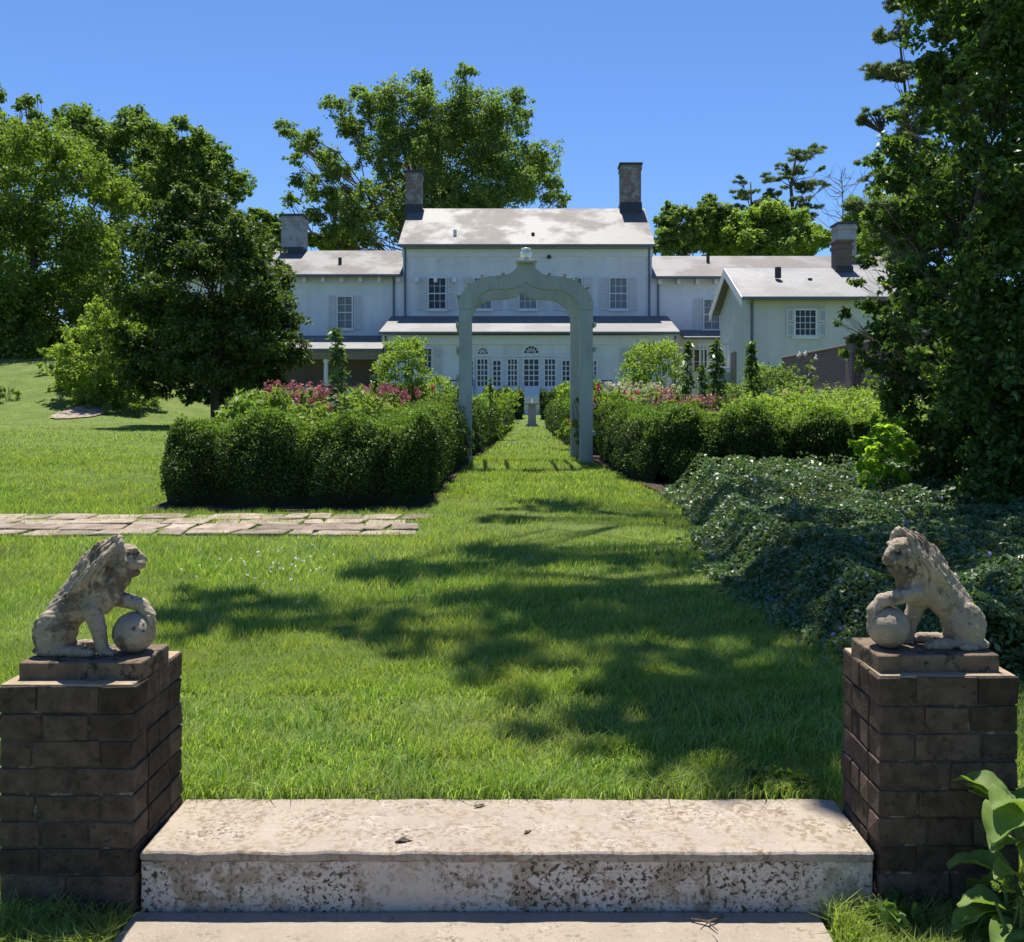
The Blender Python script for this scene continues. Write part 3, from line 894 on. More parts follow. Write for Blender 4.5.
def window(parent, Y, px0, px1, py0, py1, cols, rows, glass='glass', shutters=(), sill=True, wid=.03, split=True, name='window', base=0.0):
    """frame with muntins; pane, sill and shutters under it. shutters = list of (px0, px1)"""
    x0, x1, z0, z1 = rect(Y, px0, px1, py0, py1)
    f = MB(); w = .075
    f.box(x0 - w, x0, Y - .11, Y + .02, z0 - w, z1 + w); f.box(x1, x1 + w, Y - .11, Y + .02, z0 - w, z1 + w)
    f.box(x0, x1, Y - .108, Y + .02, z1, z1 + w); f.box(x0, x1, Y - .048, Y + .02, z0 - w, z0)
    if base: f.box(x0 - .002, x1 + .002, Y - .044, Y + .02, z0 - w - base, z0 - w)
    for i in range(1, cols):
        x = x0 + (x1 - x0) * i / cols; f.box(x - wid * .4, x + wid * .4, Y - .034, Y - .012, z0, z1)
    for i in range(1, rows):
        z = z0 + (z1 - z0) * i / rows
        k = 1.0 if (split and i == rows // 2) else .4
        f.box(x0, x1, Y - .036, Y - .010, z - wid * k, z + wid * k)
    fo = f.build(name, M['trim'], parent)
    g = MB(); g.box(x0, x1, Y - .02, Y + .01, z0, z1); g.build('pane', M[glass], fo)
    if sill:
        s = MB(); s.box(x0 - .15, x1 + .15, Y - .13, Y + .02, z0 - w - .09, z0 - w - .002); s.build('sill', M['trim'], fo)
    for a, b in shutters:
        sx0, sx1 = wx(a, Y), wx(b, Y)
        s = MB(); t = .07
        for (q0, q1) in ((z0 - w, (z0 + z1) / 2 - .02), ((z0 + z1) / 2 + .02, z1 + w)):
            s.box(sx0, sx0 + t, Y - .065, Y - .003, q0, q1); s.box(sx1 - t, sx1, Y - .065, Y - .003, q0, q1)
            s.box(sx0 + t, sx1 - t, Y - .063, Y - .003, q0, q0 + t); s.box(sx0 + t, sx1 - t, Y - .063, Y - .003, q1 - t, q1)
            nsl = 9
            for k in range(nsl):
                zz = q0 + t + (q1 - q0 - 2 * t) * (k + .5) / nsl; hh = (q1 - q0 - 2 * t) / nsl * .5
                s.hexa([(sx0 + t, Y - .05, zz - hh), (sx1 - t, Y - .05, zz - hh), (sx1 - t, Y - .04, zz - hh), (sx0 + t, Y - .04, zz - hh),
                        (sx0 + t, Y - .022, zz + hh), (sx1 - t, Y - .022, zz + hh), (sx1 - t, Y - .012, zz + hh), (sx0 + t, Y - .012, zz + hh)])
        s.build('shutter', M['shutter'], fo)
    return fo

def gable_roof(parent, mat, x0, x1, yf, zf, yr, zr, yb, zb, th=.12):
    mb = MB()
    mb.prism([(x0, yf, zf), (x0, yr, zr), (x0, yb, zb), (x0, yb, zb - th), (x0, yr, zr - th * 1.15), (x0, yf, zf - th)], (x1 - x0, 0, 0))
    return mb.build('roof', mat, parent)

def walls(parent, mat, x0, x1, y0, y1, z0, ze, yr=None, zr=None):
    mb = MB()
    if yr is None: mb.box(x0, x1, y0, y1, z0, ze)
    else: mb.prism([(x0, y0, z0), (x0, y0, ze), (x0, yr, zr), (x0, y1, ze), (x0, y1, z0)], (x1 - x0, 0, 0))
    return mb.build('wall', mat, parent)

def gutter(parent, x0, x1, y, z, r=.085):
    mb = MB(); mb.box(x0, x1, y - r * 2, y, z - r * 1.5, z - .01)
    return mb.build('gutter', M['gutter'], parent, bevel=.02)
def downspout(parent, px, Y, py0, py1, r=.055):
    mb = MB(); x = wx(px, Y)
    mb.tube([(x, Y - .35, wz(py0, Y)), (x, Y - .09, wz(py0 + 5, Y)), (x, Y - .09, wz(py1, Y))], r, 8)
    return mb.build('downspout', M['gutter'], parent)
def chimney(parent, mat, px0, px1, pyt, Y, zb, depth=1.0, name='chimney', flash=0.0, cap='lead'):
    x0, x1, zt = wx(px0, Y), wx(px1, Y), wz(pyt, Y)
    mb = MB(); mb.box(x0, x1, Y - depth / 2, Y + depth / 2, zb, zt - .12)
    mb.box(x0 - .05, x1 + .05, Y - depth / 2 - .05, Y + depth / 2 + .05, zt - .42, zt - .24)
    c = mb.build(name, mat, parent)
    k = MB(); k.box(x0 - .09, x1 + .09, Y - depth / 2 - .09, Y + depth / 2 + .09, zt - .12, zt); k.build('cap', M[cap], c, bevel=.02)
    if flash:
        k = MB(); k.prism([(x0 - .12, Y - depth / 2 - .04, zb), (x0 - .04, Y - depth / 2 - .03, flash), (x1 + .04, Y - depth / 2 - .03, flash), (x1 + .12, Y - depth / 2 - .04, zb)], (0, depth + .08, 0)); k.build('flashing', M['lead'], c)
    return c

# main block
mx0, mx1 = wx(403, YM), wx(652, YM)
ze, zr = wz(244, 51.5), wz(208.5, 56.2)
walls(house, M['white'], mx0, mx1, YM, 60.4, hz - .3, ze - .05, 56.2, zr - .16)
gable_roof(house, M['roof'], wx(398, 51.5), wx(655, 51.5), 51.5, ze, 56.2, zr, 60.9, ze)
mb = MB(); mb.box(mx0 - .05, mx1 + .05, YM - .09, YM + .01, ze - .62, ze - .2); mb.build('frieze', M['trim'], house, bevel=.02)
gutter(house, wx(398, 51.5), wx(655, 51.5), 51.5, ze - .03)
for c in (437, 482.5, 527.5, 573, 618):
    lit = c in (437,)
    w = window(house, YM, c - 8, c + 8.5, 278.5, 308.5, 3, 4 if lit else 4, 'glass' if lit else 'blind', [(c - 19, c - 10.2), (c + 10.7, c + 19.5)])
downspout(house, 405.5, YM, 246, 317); downspout(house, 649, YM, 246, 317)
for px, py in ((533, 239), (455, 236)):
    mb = MB(); Yv = 52.6; mb.tube([(wx(px, Yv), Yv, wz(py, Yv) - .3), (wx(px, Yv), Yv, wz(py, Yv) + .35)], .1, 8); mb.build('vent_pipe', M['lead'] if px == 533 else M['trim'], house)
mb = MB(); mb.lathe((wx(549, YM), YM - .06, wz(257, YM)), [(0.02, -.12), (.12, -.06), (.13, .05), (.03, .12)], 10); mb.build('wall_lamp', M['dark'], house)
chimney(house, M['chim'], 407, 422, 172, 56.2, zr - 1.2, .95, flash=zr + .15)
chimney(house, M['chim'], 620, 640, 165, 56.2, zr - 1.2, 1.15, flash=zr + .25)

# left wing
lx0, lx1 = wx(168, YM), mx0
zel, zrl = wz(274, 51.5), wz(250.5, 56)
walls(house, M['white'], lx0, lx1, YM, 60, hz - .3, zel - .05, 56, zrl - .16)
gable_roof(house, M['roof'], wx(162, 51.5), mx0 - .02, 51.5, zel, 56, zrl, 60.5, zel)
gutter(house, wx(162, 51.5), mx0 - .03, 51.5, zel - .03)
mb = MB()
for k in range(16):
    mb = MB(); mb.box(lx0 + .3 + k * 1.02, lx0 + .48 + k * 1.02, 51.62, YM + .01, zel - .42, zel - .14); mb.build('rafter_tail', M['trim'], house)
window(house, YM, 338, 352, 297, 328, 2, 4, 'blind', [(328.3, 336), (354, 361.6)])
window(house, YM, 262, 276, 297, 328, 2, 4, 'blind', [(252, 260), (278, 286)])
downspout(house, 394, YM, 277, 318)
mb = MB(); Yv = 53.3; mb.tube([(wx(340, Yv), Yv, wz(263, Yv) - .35), (wx(340, Yv), Yv, wz(263, Yv) + .3)], .1, 8); mb.build('vent_pipe', M['lead'], house)
chimney(house, M['chimw'], 284, 305, 216, 56, zrl - 1.2, 1.3, flash=zrl + .1)

# right wing
rx1 = wx(905, YM)
zer, zrr = wz(276, 51.5), wz(256, 56)
walls(house, M['white'], mx1, rx1, YM, 60, hz - .3, zer - .05, 56, zrr - .16)
gable_roof(house, M['roof2'], mx1 + .02, wx(910, 51.5), 51.5, zer, 56, zrr, 60.5, zer)
gutter(house, mx1 + .03, wx(910, 51.5), 51.5, zer - .03)
mb = MB()
for k in range(14):
    mb = MB(); mb.box(mx1 + .3 + k * 1.02, mx1 + .48 + k * 1.02, 51.62, YM + .01, zer - .42, zer - .14); mb.build('rafter_tail', M['trim'], house)
window(house, YM, 704, 719, 300, 329, 2, 4, 'blind', [(694, 702), (721, 729)])
downspout(house, 658, YM, 279, 320)
mb = MB(); Yv = 54.4; mb.tube([(wx(708, Yv), Yv, wz(262, Yv) - .4), (wx(708, Yv), Yv, wz(262, Yv) + .35)], .1, 8); mb.build('vent_pipe', M['lead'], house)
chimney(house, M['chimw'], 835, 853, 224, 55.5, zrr - 1.2, 1.2)
# small porch roof under the right wing
mb = MB(); a0, a1 = wx(684, 50), wx(735, 50)
mb.prism([(a0, 50, wz(337, 50)), (a0, YM, wz(330, YM)), (a0, YM, wz(330, YM) - .14), (a0, 50, wz(337, 50) - .14)], (a1 - a0, 0, 0)); mb.build('porch_roof', M['roof3'], house)
window(house, YM, 694, 708, 350, 385, 2, 3, 'glass', sill=False, name='porch_door', split=False)

# loggia in front of the main block
gx0, gx1 = wx(384.5, YL), wx(676, YL)
zt, zl = wz(316, YM), wz(331.5, 47.6)
walls(house, M['white'], gx0, gx1, YL, YM + .1, hz - .4, zl - .14)
mb = MB(); ra, rb = wx(379, 47.6), wx(680, 47.6)
mb.prism([(ra, 47.6, zl), (ra, YM, zt), (ra, YM, zt - .16), (ra, 47.6, zl - .14)], (rb - ra, 0, 0)); mb.build('roof', M['roof3'], house)
gutter(house, ra, rb, 47.6, zl - .02, .07)
mb = MB(); mb.box(ra + .1, rb - .1, YL - .12, YL + .01, zl - .62, zl - .16); mb.build('frieze', M['trim'], house, bevel=.02)
downspout(house, 386.5, YL, 337, 400); downspout(house, 674.5, YL, 337, 400)
window(house, YL, 420.5, 431.5, 349, 374, 3, 4, 'glass', [(433.5, 442.5)], split=False)
window(house, YL, 631, 642, 349, 374, 3, 4, 'blind', [(619.5, 629)], split=False)
doors = [(467.5, 473, 2), (477.5, 487.5, 3), (493.3, 500.5, 2), (508, 517, 3), (524.3, 538.5, 3), (545, 555, 3), (562.5, 569.3, 2), (576, 586, 3), (591.5, 596, 2)]
for a, b, c in doors:
    window(house, YL, a, b, 359.5 if c == 3 else 361, 386, c, 5, 'glass', sill=False, split=False, name='french_door', wid=.06, base=.55)
def fanlight(px, py0, py1, pw):
    x, z0, z1 = wx(px, YL), wz(py1, YL), wz(py0, YL)
    r = (z1 - z0); w = pw * YL / F / 2
    pts = [(x + w * math.cos(a), YL - .03, z0 + r * math.sin(a)) for a in np.linspace(0, math.pi, 17)]
    f = MB()
    for (k0, k1, y) in ((1.0, 1.28, .05),):
        o = [(x + w * k1 * math.cos(a), YL - y, z0 + r * k1 * math.sin(a)) for a in np.linspace(0, math.pi, 17)]
        i = [(x + w * math.cos(a), YL - y, z0 + r * math.sin(a)) for a in np.linspace(0, math.pi, 17)]
        for j in range(16): f.prism([i[j], i[j + 1], o[j + 1], o[j]], (0, .06, 0))
    for a in np.linspace(0, math.pi, 7)[1:-1]:
        f.tube([(x + w * .25 * math.cos(a), YL - .04, z0 + r * .25 * math.sin(a)), (x + w * math.cos(a), YL - .04, z0 + r * math.sin(a))], .022, 4)
    f.tube([(x + w * .55 * math.cos(a), YL - .04, z0 + r * .55 * math.sin(a)) for a in np.linspace(0, math.pi, 13)], .02, 4)
    f.box(x - w * 1.28, x + w * 1.28, YL - .06, YL + .01, z0 - .1, z0)
    fo = f.build('fanlight', M['trim'], house)
    g = MB(); g.prism(pts, (0, .04, 0)); g.build('pane', M['glass'], fo)
fanlight(482.8, 347.8, 354, 10); fanlight(531.3, 346, 353.2, 14.5); fanlight(581, 347.8, 354, 10)
mb = MB(); mb.box(wx(470, YL), wx(598, YL), YL - .07, YL + .01, wz(356.5, YL), wz(355, YL)); mb.build('cornice', M['trim'], house, bevel=.01)
for k0, k1 in ((446, 474), (586, 612)):
    mb = MB()
    for k in np.linspace(k0, k1, 12):
        x = wx(k, 46.6); mb.box(x - .015, x + .015, 46.585, 46.615, wz(396, 46.6), wz(381, 46.6))
    mb.box(wx(k0, 46.6), wx(k1, 46.6), 46.57, 46.63, wz(381, 46.6), wz(380, 46.6))
    mb.build('terrace_railing', M['dark'], house)
mb = MB(); mb.box(wx(440, 46.5), wx(620, 46.5), 46.5, YL - .01, hz - .4, wz(396.3, 46.5)); mb.build('terrace', M['white'], house)

# porch under the left wing
Yp = 48.4
zpt, zpe = wz(335.5, YM), wz(348.5, Yp)
mb = MB(); pa, pb = wx(200, Yp), wx(383, Yp)
mb.prism([(pa, Yp, zpe), (pa, YM, zpt), (pa, YM, zpt - .16), (pa, Yp, zpe - .14)], (pb - pa, 0, 0)); mb.build('porch_roof', M['roof3'], house)
mb = MB(); mb.box(pa + .1, pb, Yp + .05, Yp + .3, zpe - .55, zpe - .15); mb.build('porch_beam', M['coping'], house)
for px in (226, 276, 326, 379.5):
    x = wx(px, Yp + .2); zb = wz(386, Yp)
    mb = MB(); mb.lathe((x, Yp + .2, zb), [(.16, 0), (.16, .12), (.12, .16), (.115, 1.0), (.1, zpe - .75 - zb), (.15, zpe - .68 - zb), (.15, zpe - .55 - zb)], 12); mb.build('porch_column', M['trim'], house)
mb = MB(); mb.box(wx(168, YM - .4), gx0 - .02, YM - .4, YM - .01, wz(390, YM), wz(340, YM)); mb.build('porch_wall', M['tan'], house)
mb = MB(); mb.box(wx(160, Yp), gx0 - .02, Yp, YM - .45, hz - .4, wz(387, Yp)); mb.build('basement_wall', M['greywall'], house)
for px in (168, 197, 246, 296):
    mb = MB(); x = wx(px, Yp - .12); mb.box(x - .1, x + .1, Yp - .2, Yp - .02, hz - .2, wz(387, Yp)); mb.build('basement_post', M['bark'], house)
mb = MB(); mb.box(wx(248, Yp), wx(290, Yp), Yp - .03, Yp + .01, hz, wz(396, Yp)); mb.build('basement_door', M['greywall'], house)

# ------------------------------------------------------------------ cream annex on the right
ax0, ax1 = wx(750, YA), wx(985, YA)
ann = thing('annex_building', 'low cream annex with one gable and a small paned window on the right', 'building', (ax0, YA, float(gz(ax0, YA))))
zea, zra = wz(296.5, YA - .35), wz(268, 43.15)
az = float(gz(ax0, YA))
walls(ann, M['cream'], ax0, ax1, YA, 46.3, az - .3, zea - .05, 43.15, zra - .17)
gable_roof(ann, M['roof3'], ax0 - .42, ax1 + .3, YA - .4, zea, 43.15, zra, 46.7, zea)
gutter(ann, ax0 - .42, ax1 + .3, YA - .4, zea - .02, .09)
mb = MB()
for (ya, za, yb, zb) in ((YA - .42, zea, 43.15, zra), (43.15, zra, 46.72, zea)):
    mb.prism([(ax0 - .46, ya, za - .02), (ax0 - .46, yb, zb - .02), (ax0 - .46, yb, zb - .42), (ax0 - .46, ya, za - .42)], (.05, 0, 0))
mb.build('bargeboard', M['trim'], ann)
window(ann, YA, 795, 815, 310.5, 335, 4, 4, 'glass', [(786, 793.5), (817.5, 826)], split=False)
downspout(ann, 751.5, YA, 299, 385)
def mb_side_door():
    mb = MB(); mb.box(ax0 - .05, ax0 + .01, 42.6, 43.6, az + .9, az + 3.2); o = mb.build('side_door', M['coping'], ann)
    k = MB(); k.lathe((ax0 - .09, 42.75, az + 2.0), [(.02, -.03), (.035, 0), (.02, .03)], 8); k.build('handle', M['dark'], o)
mb_side_door()
for px, py, r in ((778, 270, .14), (810, 281, .1)):
    mb = MB(); Yv = 41.6; mb.tube([(wx(px, Yv), Yv, wz(py, Yv) - .35), (wx(px, Yv), Yv, wz(py, Yv) + .12)], r, 8); mb.build('vent_pipe', M['lead'], ann)
chimney(ann, M['chimb'], 834, 849, 241, 43.0, zra - 1.0, .8, flash=zra + .02, cap='chimb')

# white stair railing by the annex
rl = thing('stair_railing', 'white slatted railing beside the annex gable', 'railing', (wx(712, 44), 44, float(gz(8, 44))))
mb = MB(); zb, ztp = wz(372, 44), wz(345, 44)
for k in np.linspace(700, 730, 9):
    x = wx(k, 44); mb.box(x - .03, x + .03, 43.97, 44.03, zb, ztp)
mb.box(wx(699, 44), wx(731, 44), 43.95, 44.05, ztp, ztp + .09); mb.box(wx(699, 44), wx(731, 44), 43.96, 44.04, zb + .1, zb + .18)
mb.build('balusters', M['trim'], rl)
mb = MB(); mb.box(wx(698, 44), wx(733, 44), 43.7, 45.4, float(gz(8, 44)) - .1, zb); mb.build('landing', M['greywall'], rl)

# brick garden wall running back on the right
gw = thing('garden_wall', 'brown brick garden wall with stone coping beside the annex', 'wall', (10, 32, .7))
wl = MB(); cp = MB()
def wallseg(x0, y0, z0, x1, y1, z1, th=.3):
    d = np.array([x1 - x0, y1 - y0]); n = np.array([-d[1], d[0]]) / np.linalg.norm(d) * th / 2
    def q(mbb, a, b0, b1, k):
        mbb.hexa([(x0 - n[0] * k, y0 - n[1] * k, b0), (x1 - n[0] * k, y1 - n[1] * k, b1), (x1 + n[0] * k, y1 + n[1] * k, b1), (x0 + n[0] * k, y0 + n[1] * k, b0),
                  (x0 - n[0] * k, y0 - n[1] * k, a[0]), (x1 - n[0] * k, y1 - n[1] * k, a[1]), (x1 + n[0] * k, y1 + n[1] * k, a[1]), (x0 + n[0] * k, y0 + n[1] * k, a[0])])
    q(wl, (z0 - .08, z1 - .08), .4, .4, 1); q(cp, (z0, z1), z0 - .08, z1 - .08, 1.3)
wallseg(10.1, 37.5, wz(357, 37.5), 10.0, 29, wz(343, 29))
wallseg(10.0, 29, wz(343, 29), 9.9, 20, wz(333, 24))
wl.build('brickwork', M['gbrick'], gw); cp.build('coping', M['coping'], gw, bevel=.02)
mb = MB(); mb.box(9.6, 10.15, 28.3, 28.9, .4, wz(338, 28.5)); mb.box(9.55, 10.2, 28.25, 28.95, wz(338, 28.5), wz(336, 28.5)); mb.build('pier', M['gbrick'], gw)

# ------------------------------------------------------------------ ogee garden arch
AY = 13.5; AX = wx(526, AY); AZ = float(gz(AX, AY)) - .01
arch = thing('garden_arch', 'grey green painted wooden arch with an ogee top over the grass path', 'arch', (AX, AY, AZ))
k = 0.003625
outer = [(30, 783), (37, 766), (50, 750), (72, 739), (105, 735), (148, 732), (188, 721), (222, 699), (249, 671), (262, 645), (264, 604)]
inner = [(0, 712), (14, 700), (44, 688), (80, 682), (122, 682), (155, 674), (182, 656), (201, 633), (210, 604)]
def frame(y0, y1):
    O = [(u * k, v * k) for u, v in outer]; I = [(u * k, v * k) for u, v in inner]
    mb = MB()
    # strips between outer and inner outline, left and right
    n = 14
    def res(L):
        P = np.array(L); d = np.concatenate([[0], np.cumsum(np.linalg.norm(np.diff(P, axis=0), axis=1))]); t = np.linspace(0, d[-1], n)
        return np.stack([np.interp(t, d, P[:, 0]), np.interp(t, d, P[:, 1])], 1)
    Oo = res([(0, 783 * k)] + O); Ii = res(I)
    for s in (-1, 1):
        V = []
        for i in range(n):
            for (a, b) in (Oo[i], Ii[i]):
                for y in (y0, y1): V.append((AX + s * a, y, AZ + b))
        base = len(mb.v); mb.v += V
        for i in range(n - 1):
            o = base + i * 4; p = o + 4     # o: outer y0, outer y1, inner y0, inner y1
            mb.f += [(o, p, p + 2, o + 2), (o + 1, o + 3, p + 3, p + 1), (o, o + 1, p + 1, p), (o + 2, p + 2, p + 3, o + 3)]
        e = base + (n - 1) * 4; mb.f.append((e, e + 1, e + 3, e + 2))
    top = mb.build('arch_frame', M['arch'], arch)
    for s in (-1, 1):
        b = MB(); xa, xb = sorted((AX + s * 211.5 * k, AX + s * 262 * k))
        b.box(xa, xb, y0 + .004, y1 - .004, AZ - .1, AZ + 603.5 * k); b.build('post', M['arch'], arch, bevel=.008)
frame(AY - .06, AY + .06); frame(AY + 1.24, AY + 1.36)
for u, v in ((-262, 655), (-226, 702), (-172, 733), (-90, 742), (90, 742), (150, 738), (196, 725), (240, 690)):
    mb = MB(); mb.box(AX + u * k - .028, AX + u * k + .028, AY - .09, AY + 1.40, AZ + v * k - .008, AZ + v * k + .017); mb.build('top_slat', M['arch'], arch, bevel=.004)
for s in (-1, 1):
    for v in (545, 450, 340, 230, 120):
        mb = MB(); xa, xb = sorted((AX + s * 264 * k, AX + s * 274 * k)); mb.box(xa, xb, AY - .1, AY + 1.4, AZ + v * k - .03, AZ + v * k + .03); mb.build('side_slat', M['arch'], arch, bevel=.004)
mb = MB(); mb.box(AX - .148, AX + .148, AY - .15, AY + .15, AZ + 783 * k, AZ + 783 * k + .035); mb.box(AX - .11, AX + .11, AY - .11, AY + .11, AZ + 783 * k + .035, AZ + 783 * k + .055); mb.build('cap', M['arch'], arch, bevel=.006)
mb = MB(); mb.lathe((AX, AY, AZ + 783 * k + .055), [(.03, 0), (.055, .01), (.06, .03), (.075, .045), (.082, .08), (.08, .105), (.062, .125), (.06, .14), (.07, .15), (.065, .165), (.03, .175)], 24); mb.build('finial', M['glassball'], arch, smooth=True)
arch.rotation_euler = (0, 0, math.radians(3.4))

# ------------------------------------------------------------------ sundial at the end of the lane
SY = 37.0; sx = wx(532, SY); szz = float(gz(sx, SY))
sd = thing('sundial', 'small grey stone sundial on a tapered pedestal at the end of the grass lane', 'sundial', (sx, SY, szz))
mb = MB(); mb.box(sx - .23, sx + .23, SY - .23, SY + .23, szz - .05, szz + .08); mb.build('base', M['sund'], sd, bevel=.012)
mb = MB(); q = [(.185, .08), (.16, .14), (.145, .78), (.18, .84)]
for (r0, z0), (r1, z1) in zip(q[:-1], q[1:]):
    mb.hexa([(sx - r0, SY - r0, szz + z0), (sx + r0, SY - r0, szz + z0), (sx + r0, SY + r0, szz + z0), (sx - r0, SY + r0, szz + z0),
             (sx - r1, SY - r1, szz + z1), (sx + r1, SY - r1, szz + z1), (sx + r1, SY + r1, szz + z1), (sx - r1, SY + r1, szz + z1)])
mb.build('pedestal', M['sund'], sd)
mb = MB(); mb.box(sx - .3, sx + .3, SY - .3, SY + .3, szz + .84, szz + .91); mb.build('top_plate', M['sund'], sd, bevel=.012)
mb = MB(); mb.prism([(sx - .008, SY - .12, szz + .912), (sx - .008, SY + .12, szz + .912), (sx - .008, SY + .12, szz + 1.06)], (.016, 0, 0)); mb.build('gnomon', M['dark'], sd)
# ------------------------------------------------------------------ boxwood hedges
def hedge(label, poly, width, height, n, size, seed, mat='box', group=None):
    P = np.array(poly, float)
    seg = np.linalg.norm(np.diff(P, axis=0), axis=1); cum = np.concatenate([[0], np.cumsum(seg)]); Lt = cum[-1]
    c0 = P.mean(0); gz0 = float(gz(c0[0], c0[1]))
    t = thing('boxwood_hedge', label, 'hedge', (c0[0], c0[1], gz0), group)
    dirs = np.diff(P, axis=0) / seg[:, None]
    def surf(s, th, k=1.0):
        x = np.interp(s, cum, P[:, 0]); y = np.interp(s, cum, P[:, 1])
        i = np.clip(np.searchsorted(cum, s, side='right') - 1, 0, len(seg) - 1)
        d = dirs[i]; nrm = np.stack([-d[:, 1], d[:, 0]], 1)
        e = np.minimum(s, Lt - s); re = width * .42
        ef = np.where(e < re, (1 - np.clip(1 - e / re, 0, 1) ** 3) ** .5, 1)
        bul = 1 + .26 * (np.abs(np.sin(math.pi * s / .85 + seed)) - .6)
        c, sn = np.cos(th), np.sin(th)
        a = width / 2 * np.sign(c) * np.abs(c) ** .72 * ef * bul * k
        h = height * np.abs(sn) ** .6 * (0.8 + .2 * ef) * (1 + .2 * (np.abs(np.sin(math.pi * s / .85 + seed)) - .6)) * (k if k == 1 else k * .97)
        X = x + nrm[:, 0] * a; Y = y + nrm[:, 1] * a
        Q = np.stack([X, Y, gz(X, Y) + h], 1)
        nz = noise3(Q, .55, seed) * .085 + noise3(Q, .22, seed + 1) * .045
        N3 = unit(np.stack([nrm[:, 0] * c * 2 / width, nrm[:, 1] * c * 2 / width, sn / height], 1))
        return Q + N3 * nz[:, None] * k, N3
    s = rng.uniform(0.0, 1, n) * Lt
    th = rng.uniform(0.04, math.pi - .04, n)
    # more leaves near the ends
    m = rng.random(n) < .12
    s = np.where(m, np.where(rng.random(n) < .5, rng.random(n) ** 2 * .5, Lt - rng.random(n) ** 2 * .5), s)
    k = 1 - rng.random(n) ** 2.0 * .16
    Q, N3 = surf(s, th)
    mid = np.stack([np.interp(s, cum, P[:, 0]), np.interp(s, cum, P[:, 1]), Q[:, 2]], 1)
    mid[:, 2] = gz(mid[:, 0], mid[:, 1]) + height * .45
    Q = mid + (Q - mid) * k[:, None] + rng.normal(size=(n, 3)) * .016
    V, Fc = leaf_mesh(Q, size, .55, nrm=N3 * .5, tip=N3 * .6 + np.array([0, 0, .55]), up=.35)
    # young shoots along the top
    ns = n // 5
    s2 = rng.random(ns) * Lt; th2 = np.pi / 2 + rng.normal(0, .42, ns); Q2, n2 = surf(s2, th2)
    Q2 = Q2 + np.array([0, 0, 1]) * (rng.random(ns) ** 2 * size * 2.6)[:, None]
    V2, F2 = leaf_mesh(Q2, size * 1.25, .42, tip=np.tile([0, 0, 1.3], (ns, 1)), up=.1)
    np_obj('foliage', V, Fc, M[mat], t)
    np_obj('new_growth', V2, F2, M['boxnew' if mat == 'box' else mat], t)
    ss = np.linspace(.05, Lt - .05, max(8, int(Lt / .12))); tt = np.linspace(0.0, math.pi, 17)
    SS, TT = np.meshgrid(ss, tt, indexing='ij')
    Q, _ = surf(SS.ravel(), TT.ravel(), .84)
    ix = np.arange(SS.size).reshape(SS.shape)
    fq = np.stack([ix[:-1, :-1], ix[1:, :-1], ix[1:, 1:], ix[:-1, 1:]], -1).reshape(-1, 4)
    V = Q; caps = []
    np_obj('dark_core', V, fq, M['boxcore'], t, smooth=True)  # solid dark core added to block light inside the hedge, no branches modelled
    return t
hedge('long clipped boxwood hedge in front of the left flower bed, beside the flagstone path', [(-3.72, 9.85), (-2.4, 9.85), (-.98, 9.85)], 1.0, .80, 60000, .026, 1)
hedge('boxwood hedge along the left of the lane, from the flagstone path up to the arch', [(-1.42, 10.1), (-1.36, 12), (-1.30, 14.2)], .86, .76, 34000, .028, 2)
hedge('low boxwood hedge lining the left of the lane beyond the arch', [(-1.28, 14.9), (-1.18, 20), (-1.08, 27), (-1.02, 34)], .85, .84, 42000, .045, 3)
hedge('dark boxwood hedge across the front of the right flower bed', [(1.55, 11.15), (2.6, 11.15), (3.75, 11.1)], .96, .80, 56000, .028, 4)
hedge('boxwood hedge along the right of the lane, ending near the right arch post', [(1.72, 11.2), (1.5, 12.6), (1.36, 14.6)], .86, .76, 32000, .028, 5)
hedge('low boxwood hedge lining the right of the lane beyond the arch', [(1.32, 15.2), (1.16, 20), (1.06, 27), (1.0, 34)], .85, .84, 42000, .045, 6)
for i, (x, y, w) in enumerate(((-1.25, 43.6, .95), (2.0, 43.4, 1.55))):
    hedge(('dark clipped shrub at the foot of the house, left of the sundial', 'dark clipped shrub at the foot of the house, right of the sundial')[i], [(x - w, y), (x + w, y)], 1.3, 1.15, 9000, .09, 7 + i, 'maple')

# ------------------------------------------------------------------ flower beds
def leaf_cloud(name, xy, hfun, size, mat, label=None, kind='stuff', up=.4, aspect=.4, tipup=1.0, low=.1, dens=2.2):
    X, Y = xy[:, 0], xy[:, 1]
    h = hfun(X, Y); g = gz(X, Y)
    u = 1 - rng.random(len(X)) ** dens * (1 - low)
    P = np.stack([X, Y, g + h * u], 1)
    tip = np.tile([0, 0, tipup], (len(X), 1))
    V, Fc = leaf_mesh(P, size, aspect, tip=tip, up=up)
    return tag(np_obj(name, V, Fc, M[mat]), label, None, None, kind)

def bed_xy(n, side):
    y = 10.6 + (36 - 10.6) * rng.random(n) ** 1.5
    if side < 0:
        x0 = -np.interp(y, [10, 13, 20, 36], [3.3, 4.3, 6.3, 8.2]); x1 = lane_l(y) - .85
    else:
        x0 = lane_r(y) + .85; x1 = np.interp(y, [11.6, 14, 36], [4.6, 6.5, 9.7]); y = np.maximum(y, 11.6)
    return np.stack([x0 + (x1 - x0) * rng.random(n), y], 1)
hb = lambda X, Y: .62 + .16 * noise3(np.stack([X, Y, 0 * X], -1), 1.6, 2) + .10 * noise3(np.stack([X, Y, 0 * X], -1), .55, 4)
leaf_cloud('garden_foliage', bed_xy(70000, -1), hb, .085, 'bed', 'mixed green perennials filling the left flower bed')
leaf_cloud('garden_foliage', bed_xy(80000, 1), lambda X, Y: hb(X, Y) - .02, .085, 'bed', 'mixed light green perennials filling the right flower bed')

